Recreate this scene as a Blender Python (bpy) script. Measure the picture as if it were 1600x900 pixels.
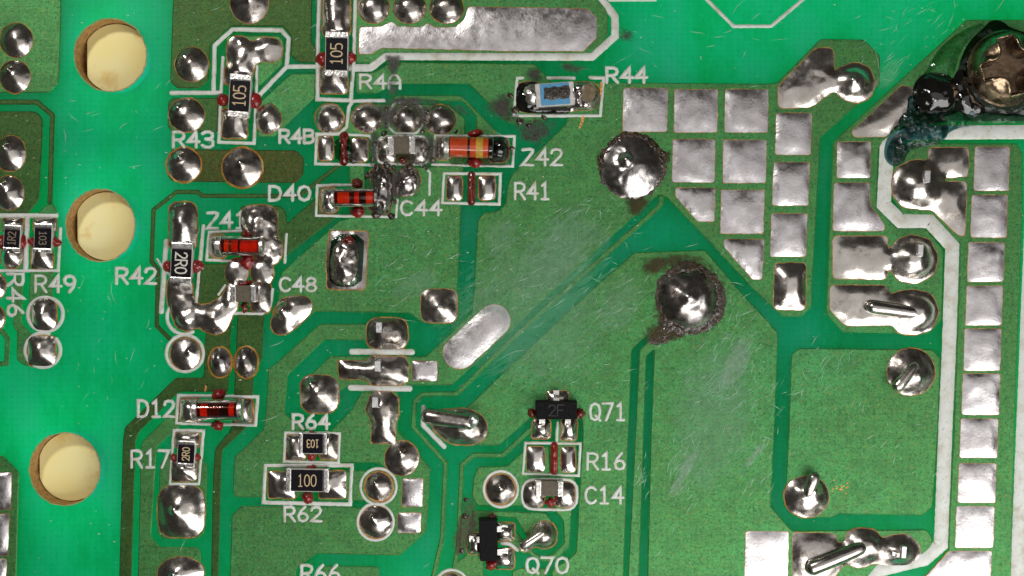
import bpy, bmesh, math, random
import numpy as np
from mathutils import Vector, Matrix, noise
from mathutils.geometry import delaunay_2d_cdt

for o in list(bpy.data.objects):
    bpy.data.objects.remove(o)
SC = bpy.context.scene
COL = SC.collection
random.seed(7)

# ------------------------------------------------------------------ camera, world, lamps, exposure
# 1 unit = 5 mm of board; 100 photograph pixels = 1 unit; the board top lies at z = 0
CAM_H = 20.0
SC.unit_settings.scale_length = 0.005
cam_d = bpy.data.cameras.new('Camera')
cam = bpy.data.objects.new('Camera', cam_d)
COL.objects.link(cam)
cam.location = (0, 0, CAM_H)
cam_d.sensor_width = 36.0
cam_d.lens = 36.0 * CAM_H / 16.0
cam_d.clip_start = 0.1
cam_d.clip_end = 400
SC.camera = cam

world = bpy.data.worlds.new('World')
SC.world = world
world.use_nodes = True
bg = world.node_tree.nodes['Background']
bg.inputs[0].default_value = (1.0, 0.90, 0.80, 1)
bg.inputs[1].default_value = 0.035


def area(name, loc, target, sx, sy, power, col=(1, 1, 1)):
    d = bpy.data.lights.new(name, 'AREA')
    d.shape = 'RECTANGLE'
    d.size, d.size_y = sx, sy
    d.energy = power
    d.color = col
    o = bpy.data.objects.new(name, d)
    COL.objects.link(o)
    o.location = loc
    o.rotation_euler = (Vector(target) - Vector(loc)).to_track_quat('-Z', 'Y').to_euler()
    return o


area('key_softbox', (-13.0, 14.5, 22.0), (0, 0, 0), 3.2, 3.2, 2900, (1, 0.97, 0.93))
area('wide_softbox', (10.0, -13.5, 12.5), (4.0, -1, 0), 20, 13, 2900, (1, 0.985, 0.96))
area('strip_lamp', (1.0, -11.0, 18.0), (0, 0, 0), 8, 0.9, 450, (1, 0.98, 0.95))
area('overhead_softbox', (14.0, -4.0, 30.0), (14.0, -4.0, 0), 40, 26, 1700, (1, 0.98, 0.97))

vs = SC.view_settings
vs.view_transform = 'Standard'
vs.look = 'None'
vs.exposure = 0.08
vs.gamma = 1.0
vs.use_curve_mapping = False
SC.cycles.use_denoising = True
SC.cycles.max_bounces = 10
SC.cycles.diffuse_bounces = 8
SC.cycles.transparent_max_bounces = 12
SC.cycles.caustics_reflective = False
SC.cycles.caustics_refractive = False
SC.cycles.sample_clamp_indirect = 6.0


# ------------------------------------------------------------------ helpers: coordinates, meshes, objects
def W(x, y):
    return ((x - 800.0) / 100.0, (450.0 - y) / 100.0)


def W3(x, y, z=0.0):
    k = 1.0 - z / CAM_H
    return Vector(((x - 800.0) / 100.0 * k, (450.0 - y) / 100.0 * k, z))


def link(o, parent=None):
    COL.objects.link(o)
    if parent is not None:
        o.parent = parent
    return o


def mesh_obj(name, verts, faces, mat, parent=None, smooth=False):
    me = bpy.data.meshes.new(name)
    me.from_pydata([tuple(v) for v in verts], [], faces)
    me.update()
    if mat is not None:
        me.materials.append(mat)
    if smooth:
        me.polygons.foreach_set('use_smooth', [True] * len(me.polygons))
    return link(bpy.data.objects.new(name, me), parent)


def bm_obj(name, bm, mat, parent=None, smooth=False):
    me = bpy.data.meshes.new(name)
    bm.to_mesh(me)
    bm.free()
    me.materials.append(mat)
    if smooth:
        me.polygons.foreach_set('use_smooth', [True] * len(me.polygons))
    return link(bpy.data.objects.new(name, me), parent)


def tag(o, label, cat=None, group=None, kind=None):
    o['label'] = label
    if cat:
        o['category'] = cat
    if group:
        o['group'] = group
    if kind:
        o['kind'] = kind
    return o


def empty(name, loc=(0, 0, 0), rz=0.0):
    o = bpy.data.objects.new(name, None)
    o.empty_display_size = 0.1
    COL.objects.link(o)
    o.location = loc
    o.rotation_euler = (0, 0, rz)
    return o


def area2(p):
    return 0.5 * sum(p[i][0] * p[(i + 1) % len(p)][1] - p[(i + 1) % len(p)][0] * p[i][1] for i in range(len(p)))


def extend(poly):
    out = []
    for x, y in poly:
        out.append((-200 if x <= 0 else 1800 if x >= 1600 else x, -200 if y <= 0 else 1100 if y >= 900 else y))
    return out


def round_poly(p, r, seg=3):
    out = []
    n = len(p)
    for i in range(n):
        a, b, c = Vector(p[i - 1]), Vector(p[i]), Vector(p[(i + 1) % n])
        la, lc = (a - b).length, (c - b).length
        if la < 1e-6 or lc < 1e-6:
            continue
        q = min(r, la * 0.45, lc * 0.45)
        s, e = b + (a - b) / la * q, b + (c - b) / lc * q
        for k in range(seg + 1):
            t = k / seg
            v = s * (1 - t) ** 2 + b * 2 * t * (1 - t) + e * t * t
            out.append((v.x, v.y))
    return out


def chaikin(p, it=2):
    for _ in range(it):
        q = []
        for i in range(len(p)):
            a, b = p[i], p[(i + 1) % len(p)]
            q.append((a[0] * .75 + b[0] * .25, a[1] * .75 + b[1] * .25))
            q.append((a[0] * .25 + b[0] * .75, a[1] * .25 + b[1] * .75))
        p = q
    return p


def resample(p, step):
    out = []
    n = len(p)
    for i in range(n):
        a, b = Vector(p[i]), Vector(p[(i + 1) % n])
        d = (b - a).length
        k = max(1, int(round(d / step)))
        for j in range(k):
            v = a.lerp(b, j / k)
            out.append((v.x, v.y))
    return out


def offset(p, d):
    """move the outline outwards by d (pixels)"""
    n = len(p)
    s = 1 if area2(p) > 0 else -1
    out = []
    for i in range(n):
        a, b, c = Vector(p[i - 1]), Vector(p[i]), Vector(p[(i + 1) % n])
        e1, e2 = (b - a), (c - b)
        if e1.length < 1e-6 or e2.length < 1e-6:
            out.append(p[i])
            continue
        e1.normalize(); e2.normalize()
        n1, n2 = Vector((e1.y, -e1.x)) * s, Vector((e2.y, -e2.x)) * s
        m = n1 + n2
        if m.length < 1e-3:
            out.append(p[i])
            continue
        m.normalize()
        k = d / max(0.5, m.dot(n1))
        out.append((b.x + m.x * k, b.y + m.y * k))
    return out


def wobble(p, amp, freq=0.09, seed=0.0):
    n = len(p)
    s = 1 if area2(p) > 0 else -1
    out = []
    for i in range(n):
        a, c = Vector(p[i - 1]), Vector(p[(i + 1) % n])
        t = c - a
        if t.length < 1e-6:
            out.append(p[i])
            continue
        t.normalize()
        k = amp * noise.noise(Vector((p[i][0] * freq, p[i][1] * freq, seed)))
        k += amp * 0.5 * noise.noise(Vector((p[i][0] * freq * 3, p[i][1] * freq * 3, seed + 9)))
        out.append((p[i][0] + t.y * s * k, p[i][1] - t.x * s * k))
    return out


def ellipse(cx, cy, rx, ry=None, n=40, rot=0.0):
    ry = rx if ry is None else ry
    c, s = math.cos(rot), math.sin(rot)
    out = []
    for i in range(n):
        a = 2 * math.pi * i / n
        x, y = rx * math.cos(a), ry * math.sin(a)
        out.append((cx + x * c - y * s, cy + x * s + y * c))
    return out


def rect(x0, y0, x1, y1, lean=0.0):
    """photo rectangle; lean shifts the lower edge sideways"""
    return [(x0, y0), (x1, y0), (x1 + lean, y1), (x0 + lean, y1)]


def capsule(x0, y0, x1, y1, r, n=14):
    a = math.atan2(y1 - y0, x1 - x0)
    out = []
    for i in range(n + 1):
        t = a - math.pi / 2 + math.pi * i / n
        out.append((x1 + r * math.cos(t), y1 + r * math.sin(t)))
    for i in range(n + 1):
        t = a + math.pi / 2 + math.pi * i / n
        out.append((x0 + r * math.cos(t), y0 + r * math.sin(t)))
    return out


def slab(name, poly, z0, z1, ch, mat, parent=None, chz=None):
    """prism over a photo-pixel outline with a chamfered top rim"""
    if area2([W(*q) for q in poly]) < 0:
        poly = poly[::-1]
    n = len(poly)
    inner = offset(poly, -ch)
    chz = min(z1 - z0, ch / 100.0) if chz is None else chz
    v = [(*W(*q), z0) for q in poly] + [(*W(*q), z1 - chz) for q in poly] + [(*W(*q), z1) for q in inner]
    f = []
    for i in range(n):
        j = (i + 1) % n
        f.append((i, j, n + j, n + i))
        f.append((n + i, n + j, 2 * n + j, 2 * n + i))
    f.append(tuple(range(2 * n, 3 * n)))
    f.append(tuple(range(n - 1, -1, -1)))
    return mesh_obj(name, v, f, mat, parent)


def inside(poly, pts):
    p = np.asarray(poly)
    x, y = pts[:, 0], pts[:, 1]
    c = np.zeros(len(pts), bool)
    j = len(p) - 1
    for i in range(len(p)):
        xi, yi, xj, yj = p[i, 0], p[i, 1], p[j, 0], p[j, 1]
        if yi != yj:
            c ^= ((yi > y) != (yj > y)) & (x < (xj - xi) * (y - yi) / (yj - yi) + xi)
        j = i
    return c


def dist_edges(poly, pts):
    p = np.asarray(poly)
    q = np.roll(p, -1, axis=0)
    d = np.full(len(pts), 1e9)
    for a, b in zip(p, q):
        ab = b - a
        L = max(1e-9, ab @ ab)
        t = np.clip(((pts - a) @ ab) / L, 0, 1)
        d = np.minimum(d, np.hypot(*(pts - (a + t[:, None] * ab)).T))
    return d


def blob(name, outline, H, mat, parent=None, prof=None, nubs=(), z0=0.016, step=None, rough=0.0, rfreq=0.06,
         fn=None, attr=False, seed=None):
    """liquid-like mound over a photo-pixel outline: a membrane solved over the outline gives r (0 centre .. 1 rim)"""
    xs = [q[0] for q in outline]; ys = [q[1] for q in outline]
    w, h = max(xs) - min(xs), max(ys) - min(ys)
    step = step or max(1.4, min(w, h) / 17.0)
    out = resample(outline, step)
    seed = random.random() * 50 if seed is None else seed
    gx = np.arange(min(xs), max(xs), step)
    gy = np.arange(min(ys), max(ys), step * 0.866)
    G = np.array([(x + (0.5 * step if k % 2 else 0), y) for k, y in enumerate(gy) for x in gx])
    G = G[inside(out, G)]
    if len(G):
        G = G[dist_edges(out, G) > 0.55 * step]
    nb = len(out)
    pts = [Vector(q) for q in out] + [Vector((float(a), float(b))) for a, b in G]
    V, E, F, ov, oe, of = delaunay_2d_cdt(pts, [], [list(range(nb))], 1, 1e-5)
    n = len(V)
    P = np.array([(v.x, v.y) for v in V])
    bnd = np.zeros(n, bool)
    for i, src in enumerate(ov):
        if any(s < nb for s in src):
            bnd[i] = True
    ed = set()
    for f in F:
        for i in range(len(f)):
            a, b = f[i], f[(i + 1) % len(f)]
            ed.add((a, b) if a < b else (b, a))
    ed = np.array(sorted(ed))
    A = np.concatenate([ed[:, 0], ed[:, 1]]); B = np.concatenate([ed[:, 1], ed[:, 0]])
    deg = np.bincount(A, minlength=n).clip(1)
    u = np.zeros(n)
    free = ~bnd
    its = int(min(700, 60 + 1.2 * (max(w, h) / step) ** 2))
    for _ in range(its):
        u = np.where(free, np.bincount(A, weights=u[B], minlength=n) / deg + 1.0, 0.0)
    u = u / max(u.max(), 1e-9)
    r = np.sqrt(np.clip(1 - u, 0, 1))
    prof = prof or (lambda r: 1 - r ** 2.2)
    z = H * prof(r)
    for (nx, ny, nr, nh) in nubs:
        d = np.hypot(P[:, 0] - nx, P[:, 1] - ny) / nr
        t = np.clip(1 - d, 0, 1)
        z = z + nh * t * t * (3 - 2 * t) * np.clip(u * 2.2, 0, 1)
    if fn is not None:
        z = z + fn(P, r, u)
    if rough:
        nz = np.array([noise.noise(Vector((a * rfreq, b * rfreq, seed))) + 0.5 * noise.noise(
            Vector((a * rfreq * 2.3, b * rfreq * 2.3, seed + 5))) for a, b in P])
        z = z + rough * nz * np.clip(u * 4, 0, 1)
    z = np.maximum(z, 0.005 * np.clip(u * 12, 0, 1))
    verts = [(*W(P[i, 0], P[i, 1]), z0 + z[i]) for i in range(n)]
    faces = []
    for f in F:
        a, b, c = (verts[k] for k in f[:3])
        if (b[0] - a[0]) * (c[1] - a[1]) - (b[1] - a[1]) * (c[0] - a[0]) < 0:
            f = list(reversed(f))
        faces.append(tuple(f))
    o = mesh_obj(name, verts, faces, mat, parent, smooth=True)
    if attr:
        at = o.data.attributes.new('depth', 'FLOAT', 'POINT')
        at.data.foreach_set('value', u.astype(np.float32))
    return o


def ribbon_geo(pts, w, z1, z0, closed, vs_, fs, ragged=False):
    """printed ink line: a low rounded ridge along a polyline (pixels); appends to vs_, fs"""
    P = [Vector(p) for p in pts]
    if ragged:
        Q = []
        m_ = len(P)
        for i in range(m_ if closed else m_ - 1):
            a, b = P[i], P[(i + 1) % m_]
            k = max(1, int((b - a).length / 3.5))
            Q += [a.lerp(b, t / k) for t in range(k)]
        if not closed:
            Q.append(P[-1])
        P = Q
    n = len(P)
    hw = w / 2.0
    prof = [(-1, 0.0), (-0.72, 0.86), (0, 1.0), (0.72, 0.86), (1, 0.0)]
    secs = []

    def sec(c, nrm, k, hz=1.0):
        base = len(vs_)
        for (a, b) in prof:
            rg = 1.0 + (0.75 / hw * noise.noise(Vector((c.x * 0.16, c.y * 0.16, a * 2.0))) if ragged else 0.0)
            q = c + nrm * (a * hw * k * rg)
            vs_.append((*W(q.x, q.y), z0 + (z1 - z0) * b * hz))
        secs.append(base)
    for i in range(n):
        if closed:
            a, c = P[i - 1], P[(i + 1) % n]
        else:
            a, c = P[max(0, i - 1)], P[min(n - 1, i + 1)]
        b = P[i]
        e1 = (b - a) if (b - a).length > 1e-6 else (c - b)
        e2 = (c - b) if (c - b).length > 1e-6 else (b - a)
        e1 = e1.normalized(); e2 = e2.normalized()
        n1, n2 = Vector((e1.y, -e1.x)), Vector((e2.y, -e2.x))
        m = (n1 + n2)
        m = m.normalized() if m.length > 1e-3 else n1
        k = 1.0 / max(0.45, m.dot(n1))
        if not closed and i == 0:
            for t in (1.0, 0.75, 0.4):
                sec(b - e2 * hw * t * 0.95, n2, math.sqrt(max(0.02, 1 - t * t)), 0.35 if t == 1.0 else 0.95)
        sec(b, m, k)
        if not closed and i == n - 1:
            for t in (0.4, 0.75, 1.0):
                sec(b + e1 * hw * t * 0.95, n1, math.sqrt(max(0.02, 1 - t * t)), 0.35 if t == 1.0 else 0.95)
    m = len(secs)
    for i in range(m if closed else m - 1):
        s, t = secs[i], secs[(i + 1) % m]
        for k in range(4):
            fs.append((s + k, s + k + 1, t + k + 1, t + k))


def ink(name, lines, w, mat, parent, z1=0.0235, label=None, rnd=0.0):
    vs_, fs = [], []
    for i, L in enumerate(lines):
        closed = False
        if isinstance(L, tuple):
            L, closed = L
        if rnd:
            if closed:
                L = round_poly(L, rnd, 4)
        ribbon_geo(L, w, z1 + 0.0006 * (i % 5), 0.0015, closed, vs_, fs, True)
    o = mesh_obj(name, vs_, fs, mat, parent, smooth=True)
    if label:
        o['label'] = label
    return o


def arc(cx, cy, rx, ry, a0, a1, n=10):
    return [(cx + rx * math.cos(math.radians(a0 + (a1 - a0) * i / n)),
             cy + ry * math.sin(math.radians(a0 + (a1 - a0) * i / n))) for i in range(n + 1)]


# stroke alphabet on a 0.6 x 1 cell, y up
GL = {
    'R': [[(0, 0), (0, 1), (.36, 1), (.55, .9), (.58, .74), (.52, .58), (.36, .48), (0, .48)], [(.28, .48), (.6, 0)]],
    '4': [[(.46, 0), (.46, 1), (.02, .36), (.62, .36)], [(.40, .9), (.16, .42)]],
    'A': [[(0, 0), (0, .6), (.14, .92), (.3, 1), (.46, .92), (.6, .6), (.6, 0)], [(0, .4), (.6, .4)]],
    'B': [[(0, 0), (0, 1), (.36, 1), (.52, .92), (.55, .76), (.5, .6), (.36, .53), (0, .53)],
          [(.36, .53), (.54, .44), (.6, .27), (.54, .1), (.38, 0), (0, 0)]],
    'Z': [[(.02, .96), (.42, 1), (.57, .93), (.55, .78), (.02, .02), (.6, 0)]],
    '2': [[(.02, .76), (.08, .93), (.28, 1), (.48, .95), (.58, .78), (.52, .58), (.03, .02), (.6, 0)]],
    'D': [[(0, 0), (0, 1), (.3, 1), (.5, .88), (.6, .62), (.6, .38), (.5, .12), (.3, 0), (0, 0)]],
    'C': [[(.58, .84), (.46, .97), (.26, 1), (.08, .86), (0, .6), (0, .4), (.08, .14), (.26, 0), (.46, .03), (.58, .16)]],
    '1': [[(.12, .84), (.3, 1), (.3, 0)], [(.1, 0), (.5, 0)]],
    '7': [[(0, 1), (.6, 1), (.5, .74), (.2, 0)]],
    '9': [[(.58, .62), (.46, .46), (.24, .43), (.05, .56), (.02, .78), (.14, .95), (.34, 1), (.52, .92), (.59, .72),
           (.52, .3), (.3, 0)]],
    '6': [[(.42, 1), (.16, .7), (.02, .36), (.1, .08), (.3, 0), (.5, .08), (.58, .3), (.48, .5), (.28, .56), (.08, .46)]],
    '5': [[(.56, 1), (.06, 1), (.03, .56), (.34, .6), (.54, .48), (.59, .28), (.5, .08), (.3, 0), (.02, .05)]],
    '3': [[(.02, .88), (.16, 1), (.42, 1), (.56, .88), (.56, .66), (.4, .53), (.2, .53)],
          [(.4, .53), (.59, .4), (.59, .14), (.42, 0), (.16, 0), (0, .12)]],
    'F': [[(0, 0), (0, 1), (.56, 1)], [(0, .52), (.44, .52)]],
}
GL['0'] = [[(.3, 1), (.52, .88), (.6, .6), (.6, .4), (.52, .12), (.3, 0), (.08, .12), (0, .4), (0, .6), (.08, .88), (.3, 1)]]
GL['Q'] = GL['0'] + [[(.34, .26), (.62, -.02)]]
GL['8'] = [[(.3, 1), (.5, .92), (.55, .76), (.48, .6), (.3, .53), (.12, .6), (.05, .76), (.1, .92), (.3, 1)],
           [(.3, .53), (.52, .44), (.6, .26), (.5, .06), (.3, 0), (.1, .06), (0, .26), (.08, .44), (.3, .53)]]


def glyph_lines(text, x, y, w, h, rot=0.0, lean=0.0):
    """text in a w x h pixel box whose top-left is (x, y); rot in degrees, counter-clockwise, about the box centre"""
    n = len(text)
    adv = (w + 0.0) / (n - 1 + 0.62 * 1.0 * h / h * 1.0) if n > 1 else w
    cw = adv * 0.72
    lines = []
    cx, cy = x + w / 2, y + h / 2
    c, s = math.cos(math.radians(rot)), math.sin(math.radians(rot))
    adv = (w - cw) / max(1, n - 1)
    for i, ch in enumerate(text):
        for st in GL[ch]:
            L = []
            for (a, b) in st:
                px = x + i * adv + a / 0.6 * cw + lean * b
                py = y + (1 - b) * h
                dx, dy = px - cx, py - cy
                L.append((cx + dx * c + dy * s, cy - dx * s + dy * c))
            lines.append(L)
    return lines


# ------------------------------------------------------------------ materials
def new_mat(name):
    m = bpy.data.materials.new(name)
    m.use_nodes = True
    nt = m.node_tree
    b = nt.nodes['Principled BSDF']
    return m, nt, b


def N(nt, typ, **kw):
    n = nt.nodes.new(typ)
    for k, v in kw.items():
        setattr(n, k, v)
    return n


def coords(nt, scale=(1, 1, 1), rot=(0, 0, 0), src='Object'):
    tc = N(nt, 'ShaderNodeTexCoord')
    mp = N(nt, 'ShaderNodeMapping')
    mp.inputs['Scale'].default_value = scale
    mp.inputs['Rotation'].default_value = rot
    nt.links.new(tc.outputs[src], mp.inputs[0])
    return mp.outputs[0]


def tex_noise(nt, vec, scale, detail=3, rough=0.55):
    t = N(nt, 'ShaderNodeTexNoise')
    t.inputs['Scale'].default_value = scale
    t.inputs['Detail'].default_value = detail
    t.inputs['Roughness'].default_value = rough
    nt.links.new(vec, t.inputs['Vector'])
    return t.outputs[0]


def ramp(nt, fac, stops):
    r = N(nt, 'ShaderNodeValToRGB')
    el = r.color_ramp.elements
    while len(el) < len(stops):
        el.new(0.5)
    for e, (p, c) in zip(el, stops):
        e.position = p
        e.color = (*c, 1) if len(c) == 3 else c
    nt.links.new(fac, r.inputs[0])
    return r.outputs[0]


def mix(nt, fac, a, b, mode='MIX'):
    m = N(nt, 'ShaderNodeMix', data_type='RGBA', blend_type=mode)
    for sock, v in ((m.inputs[0], fac), (m.inputs[6], a), (m.inputs[7], b)):
        if hasattr(v, 'type'):
            nt.links.new(v, sock)
        elif isinstance(v, (int, float)):
            sock.default_value = v
        else:
            sock.default_value = (*v, 1)
    return m.outputs[2]


def math_(nt, op, a, b=None, clamp=False):
    m = N(nt, 'ShaderNodeMath', operation=op, use_clamp=clamp)
    for s, v in ((m.inputs[0], a), (m.inputs[1], b)):
        if v is None:
            continue
        if hasattr(v, 'type'):
            nt.links.new(v, s)
        else:
            s.default_value = v
    return m.outputs[0]


def bump(nt, b, h, strength, dist=0.02, prev=None):
    n = N(nt, 'ShaderNodeBump')
    n.inputs['Strength'].default_value = strength
    n.inputs['Distance'].default_value = dist
    nt.links.new(h, n.inputs['Height'])
    if prev is not None:
        nt.links.new(prev, n.inputs['Normal'])
    nt.links.new(n.outputs[0], b.inputs['Normal'])
    return n.outputs[0]


def simple(name, col, rough=0.5, metal=0.0, spec=0.5, coat=0.0, bscale=0, bstr=0.1, var=0.0, vscale=3.0, coat_r=0.08):
    m, nt, b = new_mat(name)
    b.inputs['Base Color'].default_value = (*col, 1)
    b.inputs['Roughness'].default_value = rough
    b.inputs['Metallic'].default_value = metal
    b.inputs['Specular IOR Level'].default_value = spec
    b.inputs['Coat Weight'].default_value = coat
    b.inputs['Coat Roughness'].default_value = coat_r
    if var:
        f = tex_noise(nt, coords(nt), vscale, 4)
        lo = tuple(c * (1 - var) for c in col)
        hi = tuple(min(1, c * (1 + var)) for c in col)
        nt.links.new(ramp(nt, f, [(0.3, lo), (0.7, hi)]), b.inputs['Base Color'])
    if bscale:
        bump(nt, b, tex_noise(nt, coords(nt), bscale, 4), bstr, 0.03)
    return m


M = {}

# bare laminate under translucent solder mask: light wanders inside it, so it goes dark beside the copper
m, nt, b = new_mat('laminate')
v = coords(nt)
f1 = tex_noise(nt, coords(nt, (1.3, 0.6, 1)), 0.7, 7, 0.66)
f2 = tex_noise(nt, coords(nt, (14, 14, 1)), 1.0, 2)
weave1 = N(nt, 'ShaderNodeTexWave', wave_type='BANDS', bands_direction='X')
weave1.inputs['Scale'].default_value = 3.6
weave1.inputs['Distortion'].default_value = 1.2
weave1.inputs['Detail'].default_value = 2
nt.links.new(v, weave1.inputs['Vector'])
weave2 = N(nt, 'ShaderNodeTexWave', wave_type='BANDS', bands_direction='Y')
weave2.inputs['Scale'].default_value = 3.6
weave2.inputs['Distortion'].default_value = 1.2
weave2.inputs['Detail'].default_value = 2
nt.links.new(v, weave2.inputs['Vector'])
c = ramp(nt, f1, [(0.28, (0.002, 0.64, 0.13)), (0.5, (0.006, 0.93, 0.25)), (0.74, (0.030, 0.98, 0.36))])
wv = math_(nt, 'MULTIPLY', weave1.outputs[0], weave2.outputs[0])
c = mix(nt, math_(nt, 'MULTIPLY', wv, 0.14), c, (0.001, 0.62, 0.13))
c = mix(nt, ramp(nt, f2, [(0.60, (0, 0, 0)), (0.72, (0.25, 0.25, 0.25))]), c, (0.004, 0.55, 0.15))
nt.links.new(c, b.inputs['Base Color'])
b.inputs['Subsurface Weight'].default_value = 1.0
b.inputs['Subsurface Radius'].default_value = (0.10, 0.42, 0.36)
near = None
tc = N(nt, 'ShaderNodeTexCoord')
for hx, hy in ((172.5, 86), (157, 352), (101, 733)):       # light scatter cut short round the holes so no crescents show
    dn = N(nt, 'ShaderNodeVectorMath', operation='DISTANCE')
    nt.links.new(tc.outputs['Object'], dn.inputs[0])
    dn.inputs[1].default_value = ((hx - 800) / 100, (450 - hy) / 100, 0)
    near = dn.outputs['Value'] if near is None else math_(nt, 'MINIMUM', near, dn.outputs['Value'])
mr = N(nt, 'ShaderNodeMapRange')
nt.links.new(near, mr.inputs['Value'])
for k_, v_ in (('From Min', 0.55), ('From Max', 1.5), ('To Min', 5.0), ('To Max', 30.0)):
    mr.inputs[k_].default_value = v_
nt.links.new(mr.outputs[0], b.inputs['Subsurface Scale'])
b.subsurface_method = 'RANDOM_WALK'
b.inputs['Roughness'].default_value = 0.32
b.inputs['Specular IOR Level'].default_value = 0.05
bump(nt, b, tex_noise(nt, coords(nt, (1, 1, 1)), 30, 3), 0.05, 0.02)
M['laminate'] = m

M['fibre'] = simple('fibre_edge', (0.46, 0.28, 0.10), 0.75, var=0.35, vscale=18, bscale=40, bstr=0.5)

# solder mask over copper: brushed olive green with a metallic sheen from the copper below
def mask_mat(name, tint):
    m, nt, b = new_mat(name)
    v = coords(nt)
    k = lambda c: tuple(a * t for a, t in zip(c, tint))
    f1 = tex_noise(nt, v, 0.3, 4)
    fbr = tex_noise(nt, coords(nt, (2.2, 44.0, 1)), 1.0, 5, 0.7)
    fsp = tex_noise(nt, v, 34, 3, 0.65)
    fsp2 = tex_noise(nt, v, 19, 3, 0.6)
    fmid = tex_noise(nt, v, 3.0, 5, 0.65)
    c = ramp(nt, f1, [(0.34, k((0.060, 0.150, 0.042))), (0.52, k((0.054, 0.195, 0.060))), (0.68, k((0.052, 0.240, 0.086)))])
    c = mix(nt, ramp(nt, fbr, [(0.35, (0, 0, 0)), (0.7, (0.7, 0.7, 0.7))]), c, k((0.092, 0.260, 0.085)))
    c = mix(nt, ramp(nt, fmid, [(0.40, (0.6, 0.6, 0.6)), (0.56, (0, 0, 0))]), c, k((0.050, 0.135, 0.046)))
    c = mix(nt, ramp(nt, fsp, [(0.34, (0.9, 0.9, 0.9)), (0.52, (0, 0, 0))]), c, k((0.018, 0.080, 0.030)))
    c = mix(nt, ramp(nt, fsp2, [(0.56, (0, 0, 0)), (0.70, (0.8, 0.8, 0.8))]), c, k((0.135, 0.160, 0.045)))
    c = mix(nt, ramp(nt, fsp, [(0.64, (0, 0, 0)), (0.76, (0.9, 0.9, 0.9))]), c, k((0.20, 0.46, 0.18)))
    for ax in 'XY':
        wv = N(nt, 'ShaderNodeTexWave', wave_type='BANDS', bands_direction=ax)
        wv.inputs['Scale'].default_value = 3.5
        wv.inputs['Distortion'].default_value = 2.5
        wv.inputs['Detail'].default_value = 1
        nt.links.new(v, wv.inputs['Vector'])
        c = mix(nt, math_(nt, 'MULTIPLY', wv.outputs[0], 0.09), c, k((0.115, 0.270, 0.085)))
    nt.links.new(c, b.inputs['Base Color'])
    b.inputs['Metallic'].default_value = 0.5
    b.inputs['Specular IOR Level'].default_value = 0.25
    nt.links.new(ramp(nt, fbr, [(0.2, (0.42,) * 3), (0.8, (0.6,) * 3)]), b.inputs['Roughness'])
    bump(nt, b, mix(nt, 0.5, fbr, fsp), 0.22, 0.02)
    return m


M['copper'] = mask_mat('masked_copper', (1.20, 1.40, 1.30))
M['aged_dim'] = mask_mat('browned_dim_masked_copper', (0.80, 0.66, 0.50))  # flux-browned copper, with the upper-left light falloff also put into the tint
M['browned'] = mask_mat('brown_masked_copper', (1.0, 0.46, 0.32))


def metal_mat(name, lo, hi, r0, r1, bscale, bstr, vscale=2.2, stain=None, st0=0.6, coat=0.0):
    m, nt, b = new_mat(name)
    v = coords(nt)
    f = tex_noise(nt, v, vscale, 5, 0.6)
    c = ramp(nt, f, [(0.32, lo), (0.68, hi)])
    if stain:
        f3 = tex_noise(nt, coords(nt, (1, 1, 1), (0.3, 0.2, 0.9)), vscale * 1.7, 5, 0.7)
        c = mix(nt, ramp(nt, f3, [(st0, (0, 0, 0)), (st0 + 0.14, (1, 1, 1))]), c, stain)
    nt.links.new(c, b.inputs['Base Color'])
    b.inputs['Metallic'].default_value = 1.0
    b.inputs['Coat Weight'].default_value = coat
    b.inputs['Coat Roughness'].default_value = 0.05
    f2 = tex_noise(nt, v, vscale * 3, 4)
    nt.links.new(ramp(nt, f2, [(0.3, (r0,) * 3), (0.7, (r1,) * 3)]), b.inputs['Roughness'])
    bump(nt, b, tex_noise(nt, v, bscale, 4, 0.6), bstr, 0.03)
    return m


M['pad'] = metal_mat('tinned_pad', (0.58, 0.545, 0.545), (0.86, 0.83, 0.84), 0.24, 0.44, 26, 0.13, 3.4, (0.50, 0.46, 0.46), 0.57)
M['solder'] = metal_mat('solder', (0.52, 0.475, 0.43), (0.78, 0.735, 0.68), 0.17, 0.31, 9, 0.10, 2.8, (0.34, 0.27, 0.20), 0.58, 0.8)
M['dull'] = metal_mat('dull_solder', (0.38, 0.345, 0.31), (0.64, 0.595, 0.55), 0.20, 0.35, 13, 0.13, 3.2, (0.22, 0.17, 0.125), 0.54, 0.9)
M['burnt'] = metal_mat('burnt_solder', (0.20, 0.17, 0.15), (0.55, 0.52, 0.51), 0.20, 0.36, 10, 0.14, 3.0, (0.09, 0.06, 0.045), 0.55, 0.9)
M['sooted'] = metal_mat('sooted_solder', (0.30, 0.28, 0.27), (0.62, 0.59, 0.58), 0.20, 0.34, 11, 0.14, 3.0, (0.14, 0.10, 0.08), 0.55, 0.8)
M['cap'] = metal_mat('tin_plate', (0.62, 0.60, 0.57), (0.86, 0.84, 0.80), 0.22, 0.38, 16, 0.30, 6.0)
M['pin'] = metal_mat('cut_pin', (0.72, 0.71, 0.72), (0.92, 0.91, 0.92), 0.28, 0.42, 30, 0.3, 8.0)
M['lead'] = metal_mat('bent_lead', (0.32, 0.29, 0.27), (0.58, 0.55, 0.52), 0.18, 0.30, 8, 0.1, 3.0)
M['screw'] = metal_mat('screw_metal', (0.20, 0.13, 0.075), (0.50, 0.38, 0.26), 0.20, 0.36, 9, 0.2, 2.0, (0.07, 0.04, 0.02), 0.52)

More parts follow.
